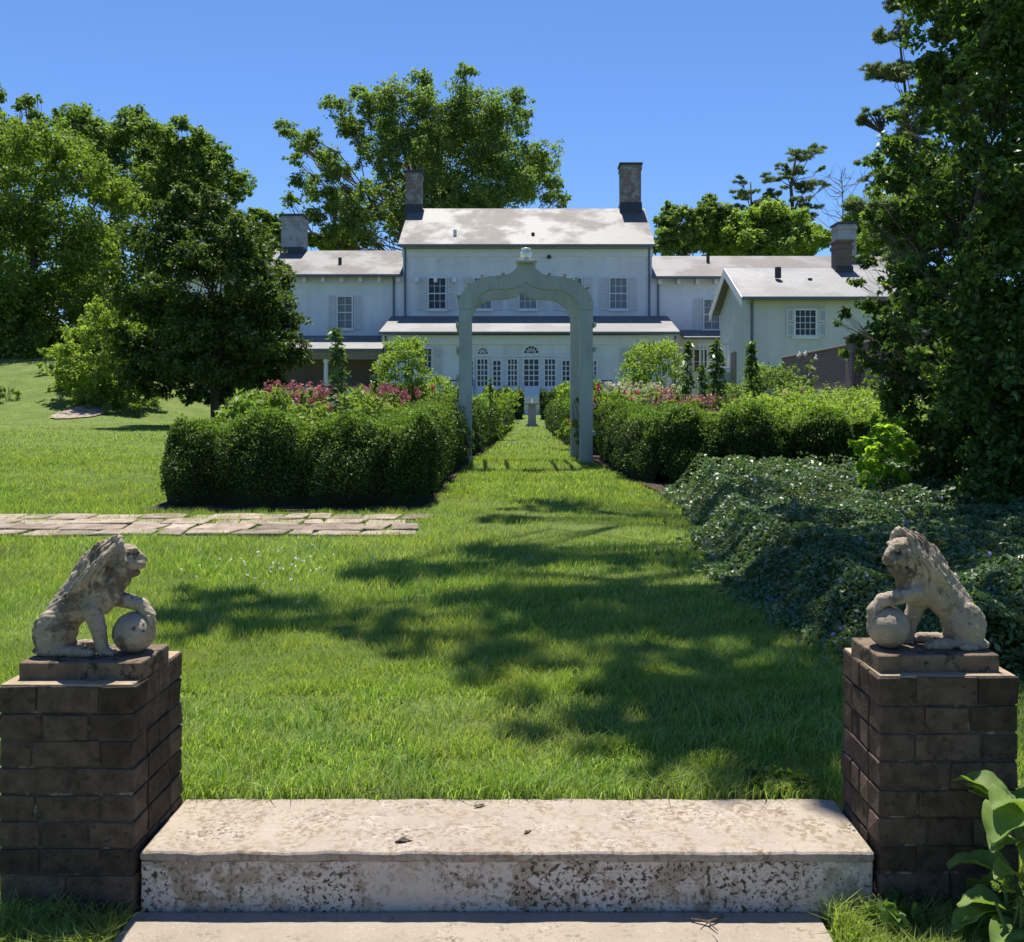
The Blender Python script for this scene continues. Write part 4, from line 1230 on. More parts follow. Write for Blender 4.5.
def clump_plant(name, label, cat_, x, y, rx, h, mats, n, size, zlow=.1, flowers=None, aspect=.45, tipup=.6, stems=9, group=None, shape=.5, seed=1):
    """a bushy plant: leaves, stems and (optional) flower heads = (material, heads, head radius, petals, petal size, topfrac)"""
    r = np.random.default_rng(seed)
    z = float(gz(x, y))
    t = thing(name, label, cat_, (x, y, z), group)
    k = max(10, int(n / 60))
    th = r.uniform(0, 6.283, k); rr = rx * np.sqrt(r.random(k)); zz = h * (zlow + (1 - zlow) * r.random(k) ** .8)
    prof = np.clip(1.15 - (zz / h - shape) ** 2 * 2.4, .25, 1)
    C = np.stack([x + rr * prof * np.cos(th), y + rr * prof * np.sin(th), z + zz], 1)
    P, d = clump_points(C, np.full(k, rx * .28) * r.uniform(.6, 1.3, k), n)
    V, Fc = leaf_mesh(P, size, aspect, nrm=d * .3, tip=d * .5 + np.array([0, 0, tipup]), up=.4)
    np_obj('foliage', V, Fc, M[mats], t)
    mb = MB()
    tops = []
    for i in range(stems):
        a = r.uniform(0, 6.283); q = rx * .8 * math.sqrt(r.random())
        e = np.array([x + q * math.cos(a), y + q * math.sin(a), z + h * r.uniform(.8, 1.0)])
        b = np.array([x + q * .25 * math.cos(a), y + q * .25 * math.sin(a), z - .03])
        mb.tube(wig(b, e, 4, .03, r), [.009, .008, .006, .004], 5, False); tops.append(e)
    mb.build('stems', M['stem'], t)
    if flowers:
        fm, heads, hr_, pet, ps, tf = flowers
        for i in range(heads):
            a = r.uniform(0, 6.283); q = rx * math.sqrt(r.random())
            c = np.array([x + q * math.cos(a), y + q * math.sin(a), z + h * r.uniform(tf, 1.08)])
            Pp = c + unit(r.normal(size=(pet, 3))) * hr_ * (r.random((pet, 1)) ** .5) * np.array([.8, .8, 1.2])
            V, Fc = leaf_mesh(Pp, ps, .7, up=.6); np_obj('flower_head' if fm != 'plume' else 'plume', V, Fc, M[fm], t)
    return t

# pink flowers, left bed and right bed
pl0 = clump_plant('pink_flower_plant', 'upright perennial with dusty pink flower heads in the left bed', 'flowers', wx(330, 17), 17, .42, .95, 'bed', 900, .07, flowers=('pink', 26, .06, 26, .035, .8), group='pink flowers in the left bed', seed=3)
r_ = np.random.default_rng(8)
spots = [(296, 13.6), (306, 14), (316, 13.5), (310, 15), (368, 16), (382, 16.5), (394, 16), (376, 18), (402, 17.5), (388, 19), (412, 17)]
for px, Y in spots:
    c = copy_tree(pl0); x = wx(px, Y); c.location = (x, Y, float(gz(x, Y))); c.rotation_euler = (0, 0, r_.uniform(0, 6)); s = r_.uniform(.9, 1.1) * (1.0 if px < 340 else 1.12); c.scale = (s, s, s)
x = wx(287, 13.8); pl0.location = (x, 13.8, float(gz(x, 13.8)))
pr0 = clump_plant('pink_flower_plant', 'upright perennial with dusty pink flower heads in the right bed', 'flowers', wx(665, 15), 15, .36, 1.0, 'bed', 700, .07, flowers=('pink', 13, .05, 22, .035, .75), group='pink flowers in the right bed', seed=4)
for px, Y in ((672, 15.5), (682, 15), (693, 16), (704, 15.2), (714, 16), (748, 17), (655, 16.2)):
    c = copy_tree(pr0); x = wx(px, Y); c.location = (x, Y, float(gz(x, Y))); c.rotation_euler = (0, 0, r_.uniform(0, 6)); s = r_.uniform(.85, 1.0); c.scale = (s, s, s)
# roses at the arch
clump_plant('climbing_rose', 'red climbing rose at the foot of the right arch post', 'rose', wx(588, 14.6), 14.75, .32, 1.05, 'bed', 1600, .05, flowers=('rose', 12, .045, 24, .04, .45), seed=5)
clump_plant('climbing_rose', 'dark pink climbing rose beside the left arch post', 'rose', wx(446, 14.4), 14.4, .35, 1.08, 'bed', 1700, .05, flowers=('rose', 11, .045, 24, .04, .4), seed=6)
clump_plant('rose_bush', 'rose bush with few red blooms right of the arch among pale plumes', 'rose', wx(615, 15.5), 15.8, .4, 1.02, 'shrub', 1700, .06, flowers=('rose', 9, .045, 24, .04, .6), seed=7)
clump_plant('rose_bush', 'rose bush with one pink bloom in front of the dark round shrub', 'rose', wx(788, 20), 19.5, .45, 1.2, 'bed', 1500, .06, flowers=('pink', 4, .08, 40, .05, .8), seed=17)
# cream plumes
for i, (px, Y, rx_, h) in enumerate(((640, 18.5, .75, 1.15), (618, 20, .6, 1.05))):
    clump_plant('plume_plant', ('broad clump of cream feathery plumes in the right bed', 'smaller cream plume clump just right of the arch')[i], 'flowers', wx(px, Y), Y, rx_, h, 'shrub', 1800, .07, flowers=('plume', 60, .07, 24, .05, .75), seed=20 + i)
clump_plant('plume_plant', 'pale green feathery clump seen through the arch on the left', 'flowers', wx(498, 22), 22, .55, 1.15, 'shrub', 2600, .06, seed=23)
# shrubs
clump_plant('garden_shrub', 'upright yellow green shrub before the left loggia window', 'shrub', wx(405, 17), 17, .52, 1.95, 'shrub', 5200, .065, zlow=.35, stems=22, seed=30)
clump_plant('garden_shrub', 'yellow green shrub against the white loggia wall on the right', 'shrub', wx(652, 21), 21, .78, 2.15, 'shrub', 6200, .075, zlow=.3, stems=18, seed=31)
clump_plant('garden_shrub', 'dark rounded shrub below the annex window', 'shrub', wx(768, 24), 24, .85, 1.75, 'oak', 8000, .08, zlow=.05, stems=10, seed=32)
clump_plant('garden_shrub', 'low grey green shrub under the annex corner', 'shrub', wx(735, 25), 25, .7, 1.35, 'oak', 4000, .08, zlow=.05, stems=10, seed=33)
clump_plant('garden_shrub', 'leafy green plant with long leaves behind the left end of the hedge', 'shrub', wx(262, 10.9), 10.95, .62, 1.02, 'bed', 2800, .11, zlow=.1, aspect=.3, stems=10, seed=34)
clump_plant('garden_shrub', 'leafy plant with pale leaf tips behind the middle of the left hedge', 'shrub', wx(345, 11.3), 11.4, .6, 1.0, 'bed', 2600, .10, zlow=.1, aspect=.3, stems=10, seed=35)
clump_plant('garden_shrub', 'loose yellow green perennial just left of the arch', 'shrub', wx(440, 17), 17, .7, 1.25, 'shrub', 3600, .07, seed=36)
clump_plant('garden_shrub', 'wide light green perennial drift behind the right hedge', 'shrub', wx(600, 13), 17.5, .5, 1.2, 'shrub', 2600, .07, seed=37)
clump_plant('garden_shrub', 'pale flowering plant against the brick garden wall', 'shrub', wx(806, 25), 25, .35, 2.0, 'bed', 1500, .07, zlow=.3, flowers=('whitef', 16, .07, 20, .05, .3), seed=38)
for i, (px, Y, rx_, h) in enumerate(((820, 17, 1.0, .95), (860, 15, .9, .9), (850, 20, 1.2, 1.0), (795, 14.5, .8, .85), (885, 17, .9, 1.1), (760, 15, .7, .9))):
    clump_plant('sunlit_perennial', ('pale sunlit perennial drift below the brick wall', 'pale sunlit perennial nearest the dark holly', 'tall pale perennial at the foot of the brick wall', 'pale perennial behind the right end of the hedge', 'pale perennial half hidden by the holly', 'yellow green perennial behind the dark hedge middle')[i], 'plant', wx(px, Y), Y, rx_, h, 'shrub', 3800, .065, seed=40 + i)
# tall leafy spires
def spire(label, px, Y, top_py, width, mat, n, size, seed, droop):
    x = wx(px, Y); z = float(gz(x, Y)); zt_ = wz(top_py, Y); h = zt_ - z
    r = np.random.default_rng(seed)
    t = thing('lily_stalk', label, 'plant', (x, Y, z))
    u = np.sort(r.random(n)); th = r.uniform(0, 6.283, n)
    w = width * (1 - u ** 2 * .62)
    bend = np.array([r.uniform(-.05, .05), 0, 0])
    d = np.stack([np.cos(th), np.sin(th), np.full(n, -droop)], 1)
    P = np.array([x, Y, z]) + np.outer(u ** 2, bend) * h + np.stack([0 * u, 0 * u, h * (.12 + .88 * u)], 1) + d * (w * r.uniform(.3, 1.0, n))[:, None] * .5
    V, Fc = leaf_mesh(P, size, .3, nrm=np.tile([0, 0, .4], (n, 1)), tip=d * 1.6, up=.6)
    np_obj('foliage', V, Fc, M[mat], t)
    mb = MB(); mb.tube([(x, Y, z - .03), (x + bend[0] * h * .25, Y, z + h * .5), (x + bend[0] * h, Y, z + h)], [.014, .011, .006], 6); mb.build('stem', M['stem'], t)
spire('tall leafy green spire above the left bed, before the porch column', 341, 12.2, 328, .34, 'lily', 420, .12, 1, .1)
spire('tall dark lily stalk left of the white railing', 685, 20, 341, .42, 'lily', 240, .20, 2, .5)
spire('tall lily stalk in front of the white railing', 717, 20, 339, .50, 'lily', 300, .22, 3, .6)
spire('tall bright lily stalk before the annex corner', 752, 21, 341, .44, 'lily', 280, .20, 4, .45)
spire('short lily stalk between the railing and the yellow green shrub', 703, 19, 364, .4, 'lily', 220, .18, 5, .4)
spire('thin green spire seen through the left of the arch', 490, 20, 378, .2, 'lily', 160, .11, 6, .1)
spire('short leafy spire right of the tall one in the left bed', 372, 13.5, 372, .24, 'lily', 160, .10, 7, .1)

# ------------------------------------------------------------------ periwinkle ground cover on the right
def vinca_edge(y): return np.interp(y, [4.3, 4.8, 5.16, 6.6, 8.5, 10.4, 11], [1.72, 1.62, 1.45, 1.30, 1.42, 1.52, 1.6])
nv = 175000
y = 1 / (1 / 4.35 + rng.random(nv) * (1 / 10.6 - 1 / 4.35)); xe = vinca_edge(y) - .04 + .07 * noise3(np.stack([y, y * 0, y * 0], -1), .8) + .10 * rng.normal(size=nv) * (rng.random(nv) < .2)
x = xe + rng.random(nv) ** 1.15 * (y * .66 + 1.8 - xe)
hv = lambda X, Y: np.clip((X - vinca_edge(Y)) / .33, .18, 1) * (.31 + .06 * noise3(np.stack([X, Y, 0 * X], -1), .7, 3) + .05 * noise3(np.stack([X, Y, 0 * X], -1), .25, 5) + .07 * sstep(7, 10, Y))
leaf_cloud('periwinkle', np.stack([x, y], 1), hv, .042, 'vinca', 'glossy dark periwinkle ground cover', up=1.0, aspect=.5, tipup=.3, dens=2.6, low=.05)
i = rng.choice(nv, 90, False); P = np.stack([x[i], y[i], gz(x[i], y[i]) + hv(x[i], y[i]) * 1.04 + .01], 1)
V, Fc = leaf_mesh(np.repeat(P, 4, 0) + rng.normal(size=(360, 3)) * .006, .022, .8, up=1.4)
tag(np_obj('periwinkle_flowers', V, Fc, M['violetf']), 'small pale violet flowers in the periwinkle', kind='stuff')
# white clover heads in the lawn
nc = 260; P = np.stack([rng.uniform(-3.6, .6, nc), rng.uniform(4.2, 8, nc) ** 1, np.zeros(nc)], 1)
P[:60, 0] = rng.normal(-1.75, .3, 60); P[:60, 1] = rng.normal(6.6, .45, 60)
P[:, 2] = gz(P[:, 0], P[:, 1]) + .055
V, Fc = leaf_mesh(np.repeat(P[:48], 6, 0) + rng.normal(size=(288, 3)) * .004, .014, .8, up=.8)
tag(np_obj('clover_flowers', V, Fc, M['whitef']), 'tiny white clover heads in the lawn', kind='stuff')

# ------------------------------------------------------------------ grass
def mask_grass(x, y):
    ok = np.ones(len(x), bool)
    ok &= ~((y > 2.62) & (y < 3.19) & (x > -1.60) & (x < 1.46) & ~((y < 2.79) & ((x < -1.17) | (x > .86))))
    ok &= ~((y < 2.8) & (x > -1.165) & (x < .85))
    jt = .05 * noise3(np.stack([x, y, 0 * x], -1), .5, 1)
    ok &= ~((y > 7.93 + jt) & (y < 8.94 + jt) & (x < -.96 + jt * 2) & (np.random.default_rng(3).random(len(x)) > .10))
    lf = lane_l(np.maximum(y, 9.2)) - .02; rt = np.where(y < 10.6, vinca_edge(y) + .05, lane_r(np.maximum(y, 10.5)))
    bl = np.where(y < 10.4, -3.8, -np.interp(y, [10, 13, 20, 36], [3.75, 4.5, 6.5, 8.4]))
    ok &= ~((y > 9.2) & (y < 37) & (x < lf) & (x > bl))
    ok &= ~((y > 4.5) & (y < 37) & (x > rt) & (x < np.where(y < 10.6, y * .66 + 1.7, 9.7)))
    ok &= ~((y > 46) & (x > -20))
    ok &= ~(((x - wx(79, 39)) / .78) ** 2 + ((y - 39) / 1.6) ** 2 < 1)
    return ok
def grass(n, y0, y1, hgt, wid, power, xlim=.60, seg=1, seed=1, name='grass', label=None):
    r = np.random.default_rng(seed)
    y = 1 / (1 / y0 + r.random(n) * (1 / y1 - 1 / y0)) if power == 1 else y0 + (y1 - y0) * r.random(n)
    x = r.uniform(-1, 1, n) * (y * xlim + 1.5) - .02 * y
    ok = mask_grass(x, y); x, y = x[ok], y[ok]; n = len(x)
    z = gz(x, y) - .006
    tuft = .5 + .5 * np.clip(noise3(np.stack([x, y, 0 * x], -1), .22, 3) * .9 + noise3(np.stack([x, y, 0 * x], -1), .9, 6) * .7, -1, 1)
    near_step = np.exp(-((y - 3.22) / .09) ** 2) * (np.abs(x) < 1.3) * .35
    bottom = np.where(y < 3.0, .5, 0)
    H = hgt * (0.55 + .75 * tuft + near_step + bottom) * r.uniform(.6, 1.35, n)
    a = noise3(np.stack([x, y, 0 * x], -1), .5, 2) * 2.5 + r.normal(size=n) * 1.4
    ln = r.uniform(.15, .95, n) * H
    dx, dy = np.cos(a) * ln, np.sin(a) * ln
    b = r.uniform(0, 6.283, n); ww = np.maximum(wid, .00095 * y) * r.uniform(.6, 1.4, n)
    sx_, sy_ = np.cos(b) * ww / 2, np.sin(b) * ww / 2
    if seg == 1:
        V = np.empty((n, 3, 3))
        V[:, 0] = np.stack([x - sx_, y - sy_, z], 1); V[:, 1] = np.stack([x + sx_, y + sy_, z], 1); V[:, 2] = np.stack([x + dx, y + dy, z + H], 1)
        V, Fs = V.reshape(-1, 3), np.arange(3 * n).reshape(n, 3)
    else:
        V = np.empty((n, 5, 3))
        V[:, 0] = np.stack([x - sx_, y - sy_, z], 1); V[:, 1] = np.stack([x + sx_, y + sy_, z], 1)
        V[:, 2] = np.stack([x - sx_ * .75 + dx * .35, y - sy_ * .75 + dy * .35, z + H * .62], 1); V[:, 3] = np.stack([x + sx_ * .75 + dx * .35, y + sy_ * .75 + dy * .35, z + H * .62], 1)
        V[:, 4] = np.stack([x + dx * 1.25, y + dy * 1.25, z + H * .95], 1)
        V = V.reshape(-1, 3); k = np.arange(n)[:, None] * 5
        Fs = [k + np.array([[0, 1, 3, 2]]), k + np.array([[2, 3, 4]])]
    tag(np_obj(name, V, Fs, M['grass']), label, kind='stuff')
grass(230000, 2.2, 4.6, .052, .0042, 1, seg=2, seed=1, label='near lawn grass with longer tufts along the step')
grass(400000, 4.2, 15, .05, .0042, 1, seed=2, label='lawn grass between the pillars and the arch')
grass(230000, 8.5, 46, .048, .008, 1, seed=3, label='mown grass of the far lawn and lane')

# ------------------------------------------------------------------ broad leaved plant in the corner and small things near the step
def broad_leaf(P0, dirn, L, W, curl, seed):
    r = np.random.default_rng(seed); nu, nv_ = 37, 13
    d = np.array([dirn[0], dirn[1], 0.0]); d /= np.linalg.norm(d); s = np.array([-d[1], d[0], 0]); V = []
    ang = math.radians(dirn[2])
    p = np.array(P0, float); cur = ang; step = L / (nu - 1)
    ph = r.uniform(0, 6)
    for i in range(nu):
        t = i / (nu - 1)
        w = W * (math.sin(math.pi * min(1, t * .93 + .05)) ** .7) * (1 - .25 * t)
        f = d * math.cos(cur) + np.array([0, 0, math.sin(cur)])
        nrm = -d * math.sin(cur) + np.array([0, 0, math.cos(cur)])
        for j in range(nv_):
            q = (j / (nv_ - 1)) * 2 - 1
            wave = .04 * L * math.sin(9 * t + ph + 2 * q) * abs(q) + .012 * L * math.sin(26 * t) * abs(q)
            vein = .022 * w * math.sin(2 * math.pi * (9 * t - 3.2 * abs(q))) * (1 - abs(q) * .5) * min(1, abs(q) * 5)
            V.append(p + s * q * w / 2 + nrm * (abs(q) ** 1.2 * w * .22 + wave + vein))
        p = p + f * step; cur -= curl / (nu - 1)
    ix = np.arange(nu * nv_).reshape(nu, nv_)
    return np.array(V), np.stack([ix[:-1, :-1], ix[1:, :-1], ix[1:, 1:], ix[:-1, 1:]], -1).reshape(-1, 4)
bp = np.array([1.41, 2.58, 0.0])
bl_ = thing('broad_leaf_plant', 'broad leafed pale green plant at the foot of the right pillar', 'plant', tuple(bp))
specs = []
_r = np.random.default_rng(91)
for _i in range(32):
    _a = _r.uniform(1.3, 5.4)
    specs.append(((math.cos(_a), math.sin(_a), _r.uniform(15, 65)), _r.uniform(.16, .27), _r.uniform(.11, .19), _r.uniform(.9, 1.7), _r.uniform(.03, .36)))
mb = MB()
for i, (dr, L, W, cu, hh) in enumerate(specs):
    hh *= 1.15; L *= .72; W *= .74
    s0 = bp + np.array([dr[0] * .10, dr[1] * .06, hh])
    V, Fq = broad_leaf(s0, dr, L, W, cu, 50 + i)
    np_obj('leaf', V, Fq, M['broad'], bl_, smooth=True)
    mb.tube([bp + np.array([dr[0] * .01, dr[1] * .01, -.02]), bp + np.array([dr[0] * .05, dr[1] * .03, hh * .6]), s0], [.008, .007, .005], 6)
mb.build('stems', M['stem'], bl_)
clump_plant('feathery_weed', 'feathery light green weed in front of the broad leafed plant', 'plant', 1.30, 2.50, .10, .24, 'shrub', 520, .016, zlow=.3, aspect=.3, stems=9, seed=61)
clump_plant('ivy_clump', 'dark low leafy clump at the front foot of the right pillar', 'plant', 1.06, 2.70, .10, .10, 'holly', 120, .05, zlow=.1, aspect=.7, tipup=.1, stems=6, seed=62)
clump_plant('lawn_weed', 'small dark leafy weed on the grass edge near the right pillar', 'plant', .86, 3.26, .11, .07, 'maple', 150, .035, zlow=.1, aspect=.6, tipup=.1, stems=5, seed=63)
for i, (px, py, a, L) in enumerate(((530, 834, .9, .035), (404, 842, .2, .055), (480, 807, .4, .04), (622, 870, .2, .02))[:3]):
    Yq = (1.5 - .183) * F / (py - 405)
    V, Fq = broad_leaf((wx(px, Yq) - L / 2, Yq, .1835), (math.cos(a), math.sin(a), 6), L, L * .4, .3, 70 + i)
    o = np_obj('fallen_leaf', V, Fq, M['bark'], smooth=True, origin=(wx(px, Yq), Yq, .183))
    tag(o, ('small curled brown leaf in the middle of the step', 'long dry leaf on the front edge of the step', 'dark leaf at the back of the step by the grass')[i], 'leaf')
tw = MB(); Yq = (1.5 - .01) * F / (924 - 405); tx = wx(708, Yq)
tw.tube([(tx - .045, Yq + .02, .014), (tx, Yq, .017), (tx + .05, Yq + .03, .014)], [.003, .004, .002], 6); tw.tube([(tx, Yq, .017), (tx + .02, Yq - .04, .013)], [.003, .0015], 5)
tag(tw.build('twig', M['bark'], origin=(tx, Yq, .006)), 'dry forked twig on the path below the step', 'twig')

# ------------------------------------------------------------------ trees
make_tree('maple_tree', 'dark dense maple standing in front of the left wing', [(205, 222, 30), (180, 255, 38), (232, 255, 38), (155, 300, 38), (262, 305, 36), (205, 300, 55), (145, 345, 28), (182, 350, 45), (235, 350, 45), (276, 345, 24), (155, 380, 22), (252, 378, 26), (134, 374, 14), (205, 205, 18), (285, 320, 14), (205, 388, 20), (262, 272, 24), (250, 243, 22), (222, 212, 18), (188, 222, 18)],
          36, 217, (M['maple'], M['bark']), 95000, .16, .17, 3.0, sub=12, subr=.48, seed=11, droop=.5)
make_tree('broadleaf_tree', 'large light green tree at the left edge with low branches', [(20, 165, 45), (60, 160, 40), (95, 185, 34), (40, 220, 55), (92, 240, 45), (20, 290, 55), (82, 300, 45), (-25, 230, 60), (28, 345, 32), (112, 265, 30), (-30, 330, 60), (60, 345, 28), (-60, 280, 60), (105, 322, 16), (0, 365, 24), (40, 360, 22), (72, 352, 18), (-40, 370, 30)],
          57, 20, (M['ltree'], M['bark']), 95000, .24, .3, 5.0, sub=12, subr=.5, seed=12, droop=.3)
make_tree('broadleaf_tree', 'dark tall tree behind, between the left edge tree and the maple', [(92, 128, 20), (75, 135, 16), (128, 150, 28), (172, 148, 26), (205, 165, 25), (160, 190, 36), (200, 200, 30), (224, 185, 13), (120, 185, 36), (150, 130, 12), (190, 132, 10), (215, 150, 10), (228, 168, 8)],
          72, 150, (M['dtree'], M['bark']), 70000, .28, .45, 5, sub=13, subr=.58, seed=13, limb=.6)
make_tree('broadleaf_tree', 'tall tree at the far left whose top branches reach into the sky', [(4, 95, 11), (18, 108, 14), (42, 112, 8), (0, 125, 22), (-22, 130, 26), (50, 106, 5), (-5, 150, 30), (20, 140, 18)],
          76, -10, (M['dtree'], M['bark']), 26000, .27, .4, 4, sub=10, subr=.46, seed=14)
make_tree('hillside_shrub', 'bright sunlit shrub on the bank left of the maple', [(108, 335, 24), (122, 318, 18), (92, 360, 22), (128, 365, 22), (75, 378, 12), (110, 385, 18), (140, 340, 14), (95, 393, 14), (115, 395, 14), (80, 388, 12), (132, 390, 15), (100, 375, 22), (145, 365, 16), (112, 308, 12), (90, 404, 10), (110, 406, 10), (130, 404, 11), (148, 398, 10), (150, 345, 14), (130, 300, 12), (145, 320, 12), (72, 350, 14), (86, 332, 15), (64, 370, 13), (98, 316, 13)], 42, 108, (M['bank'], M['bark']), 20000, .15, .1, 1.5, sub=10, subr=.42, seed=15, cat_='shrub', top_frac=.5)
make_tree('broadleaf_tree', 'mid green tree top showing between the maple and the left chimney', [(258, 225, 16), (270, 240, 18), (285, 235, 14), (250, 245, 18), (276, 220, 10)], 66, 262, (M['ltree'], M['bark']), 14000, .27, .25, 3, seed=16, subr=.5)
make_tree('broadleaf_tree', 'pale green tree top right of the left chimney, above the wing roof', [(325, 242, 12), (340, 244, 10), (310, 240, 10), (300, 246, 12)], 82, 320, (M['rtree'], M['bark']), 10000, .28, .25, 3, seed=17, subr=.5)
make_tree('oak_tree', 'huge spreading oak rising behind the main roof', [(390, 118, 26), (426, 108, 22), (466, 112, 24), (505, 128, 26), (538, 162, 22), (420, 150, 34), (470, 160, 38), (512, 180, 32), (440, 200, 34), (388, 170, 26), (480, 212, 34), (424, 88, 11), (468, 86, 12), (521, 108, 12), (552, 190, 11), (563, 200, 7), (402, 225, 22), (450, 130, 20), (362, 102, 10), (376, 110, 12),
           (345, 118, 15), (358, 138, 16), (298, 140, 11), (318, 150, 14), (335, 166, 14), (307, 190, 12), (330, 200, 15), (350, 216, 20), (298, 207, 9), (366, 236, 17), (374, 200, 17), (288, 133, 7), (345, 186, 12), (302, 168, 9), (325, 225, 12), (340, 240, 14)],
          79, 440, (M['oak'], M['bark']), 130000, .25, .75, 5.5, sub=15, subr=.52, seed=18, shell=.6, limb=.55)
for i, (lobes, b, sd_, lab, m_) in enumerate((
    ([(676, 222, 13), (668, 242, 13), (690, 238, 16), (700, 215, 10), (714, 226, 18), (706, 203, 6), (665, 215, 8)], 690, 21, 'loose green tree just right of the main chimney', 'oak'),
    ([(735, 234, 22), (762, 226, 24), (790, 234, 24), (812, 242, 16), (748, 246, 22), (778, 246, 22), (720, 245, 16)], 765, 22, 'broad rounded light green tree above the right wing roof', 'rtree'),
    ([(868, 212, 16), (882, 232, 20), (868, 244, 16), (895, 215, 22), (900, 245, 20), (858, 200, 8)], 875, 23, 'light green tree between the right chimney and the holly', 'rtree'))):
    make_tree('broadleaf_tree', lab, lobes, 74, b, (M[m_], M['bark']), (30000, 70000, 30000)[i], .28, .3, 4, sub=13, subr=.6, seed=sd_, limb=.5)
def pine(label, Y, base_px, pads, n, trunk_r, seed, size=.3):
    x = wx(base_px, Y); z = float(gz(x, Y))
    t = thing('pine_tree', label, 'tree', (x, Y, z)); r = np.random.default_rng(seed)
    C, R, parts = [], [], []
    mb = MB(); zt = wz(min(p[1] - p[3] for p in pads), Y)
    tp = wig((x, Y, z - .1), (wx(np.mean([p[0] for p in pads]), Y), Y, zt - .3), 8, .012, r)
    tr = np.linspace(1, .18, 8) * trunk_r; mb.tube(tp, tr, 8)
    tz = np.array([p[2] for p in tp])
    for (px, py, pa, pb) in pads:
        c = wp(px, py, Y) + np.array([0, r.uniform(-1.4, 1.4), 0]); A, B = (1.35 if size < .2 else 1.12) * pa * Y / F, (1.9 if size < .2 else 1.25) * pb * Y / F
        m = int(n * pa * pb / sum(p[2] * p[3] for p in pads))
        k = max(6, int(pa * .9)); cc = c + (unit(r.normal(size=(k, 3))) * r.uniform(.3, 1, (k, 1))) * np.array([A, A * .8, B])
        P, d = clump_points(cc, np.full(k, A * .3), m, .6, .4)
        parts.append(leaf_mesh(P, size, .16, tip=d * .8 + np.array([0, 0, .7]), up=.4))
        zi = np.interp(c[2] - abs(c[0] - x) * .25 - .3, tz, np.arange(8)); k0 = int(np.clip(zi, 0, 7)); s = tp[k0]
        mb.tube(wig(s, c, 4, .05, r), [tr[k0] * .45, tr[k0] * .33, tr[k0] * .22, .02], 5, False)
        for q in cc: mb.tube([c - (c - s) * .25, q], [.035, .012], 4, False)
    V, Fc = cat(parts); np_obj('crown', V, Fc, M['pine'], t); mb.build('trunk', M['bark'], t, smooth=True)
pine('tall wind shaped pine with flat layered branches on the right skyline', 92, 792, [(800, 158, 18, 4.5), (815, 150, 11, 3.5), (783, 164, 8, 3), (776, 178, 14, 4), (806, 184, 18, 5), (796, 170, 14, 6), (822, 187, 8, 3), (774, 193, 13, 4), (795, 203, 13, 5), (815, 206, 9, 3), (770, 204, 8, 3), (782, 214, 10, 4), (824, 166, 6, 2.5), (800, 220, 14, 4)], 34000, .5, 31)
pine('smaller pine standing left of the tall layered pine', 92, 748, [(738, 183, 8, 4), (746, 194, 14, 5), (757, 205, 14, 6), (740, 205, 9, 4), (750, 216, 14, 6), (763, 196, 6, 3), (760, 218, 10, 5)], 18000, .35, 32)
def bare(label, Y, px, py0, py1, seed):
    x = wx(px, Y); z = float(gz(x, Y)); r = np.random.default_rng(seed)
    t = thing('bare_tree', label, 'tree', (x, Y, z)); mb = MB(); zt = wz(py0, Y)
    tp = wig((x, Y, z), (x - .2, Y, zt), 9, .006, r); tr = np.linspace(.16, .02, 9); mb.tube(tp, tr, 6)
    br = MB()
    for i in range(26):
        u = r.uniform(.72, .99); p = np.array([np.interp(u * 8, np.arange(9), [q[j] for q in tp]) for j in range(3)])
        a = r.uniform(0, 6.283); L = r.uniform(1.2, 3.2) * (1.2 - u) * 3
        e = p + np.array([math.cos(a) * L, math.sin(a) * L, L * r.uniform(.25, .8)])
        m = wig(p, e, 4, .08, r); br.tube(m, [.03, .024, .017, .008], 4, False)
        for k in range(3): br.tube([m[2], m[2] + r.normal(size=3) * L * .3 + [0, 0, .2]], [.014, .006], 4, False)
    mb.build('trunk', M['barkg'], t); br.build('branches', M['barkg'], t)
bare('thin leafless tree against the sky beside the right chimney', 70, 844, 172, 240, 33)
# conifer high on the right, partly behind the holly
pine('grey green conifer rising above the holly on the upper right', 24, 908, [(905, 6, 14, 7), (890, 28, 16, 7), (918, 30, 18, 9), (886, 45, 8, 4), (905, 62, 22, 9), (890, 80, 14, 6), (925, 80, 22, 10), (893, 104, 15, 7), (915, 112, 24, 10), (886, 130, 14, 5), (905, 142, 22, 9), (878, 152, 10, 4), (890, 172, 18, 6), (920, 165, 24, 9), (880, 195, 16, 5), (905, 200, 26, 8), (935, 40, 20, 10), (940, 110, 24, 12), (895, 228, 22, 7), (925, 232, 28, 9), (920, -20, 22, 12), (945, -8, 22, 14), (900, 262, 24, 8)], 95000, .09, 34, .13)
# the big holly
HL = [(1000, 5, 50), (975, 70, 34), (955, 40, 16), (1020, 70, 60), (938, 118, 24), (985, 140, 52), (925, 160, 18), (918, 205, 20), (962, 215, 48), (1020, 220, 70), (903, 245, 13), (940, 270, 40), (898, 298, 15), (990, 300, 62), (918, 330, 28), (870, 305, 8), (950, 370, 44), (895, 360, 16), (1010, 390, 68), (925, 405, 26), (960, 440, 40), (1005, 460, 50), (1045, 440, 60), (945, 480, 24), (1065, 150, 80), (1075, 300, 80), (1000, -50, 60), (1060, -20, 70), (975, 490, 36), (880, 335, 9), (858, 318, 5), (905, 140, 11), (888, 205, 9), (878, 275, 8), (912, 100, 9), (868, 350, 6), (895, 180, 8)]
make_tree('holly_tree', 'tall dark glossy holly filling the right edge', HL, 8.6, 1010, (M['holly'], M['bark']), 115000, .068, .10, 1.1, sub=14, subr=.52, seed=41, shell=.6, aspect=.55, up=.6, twig=True, limb=.3)
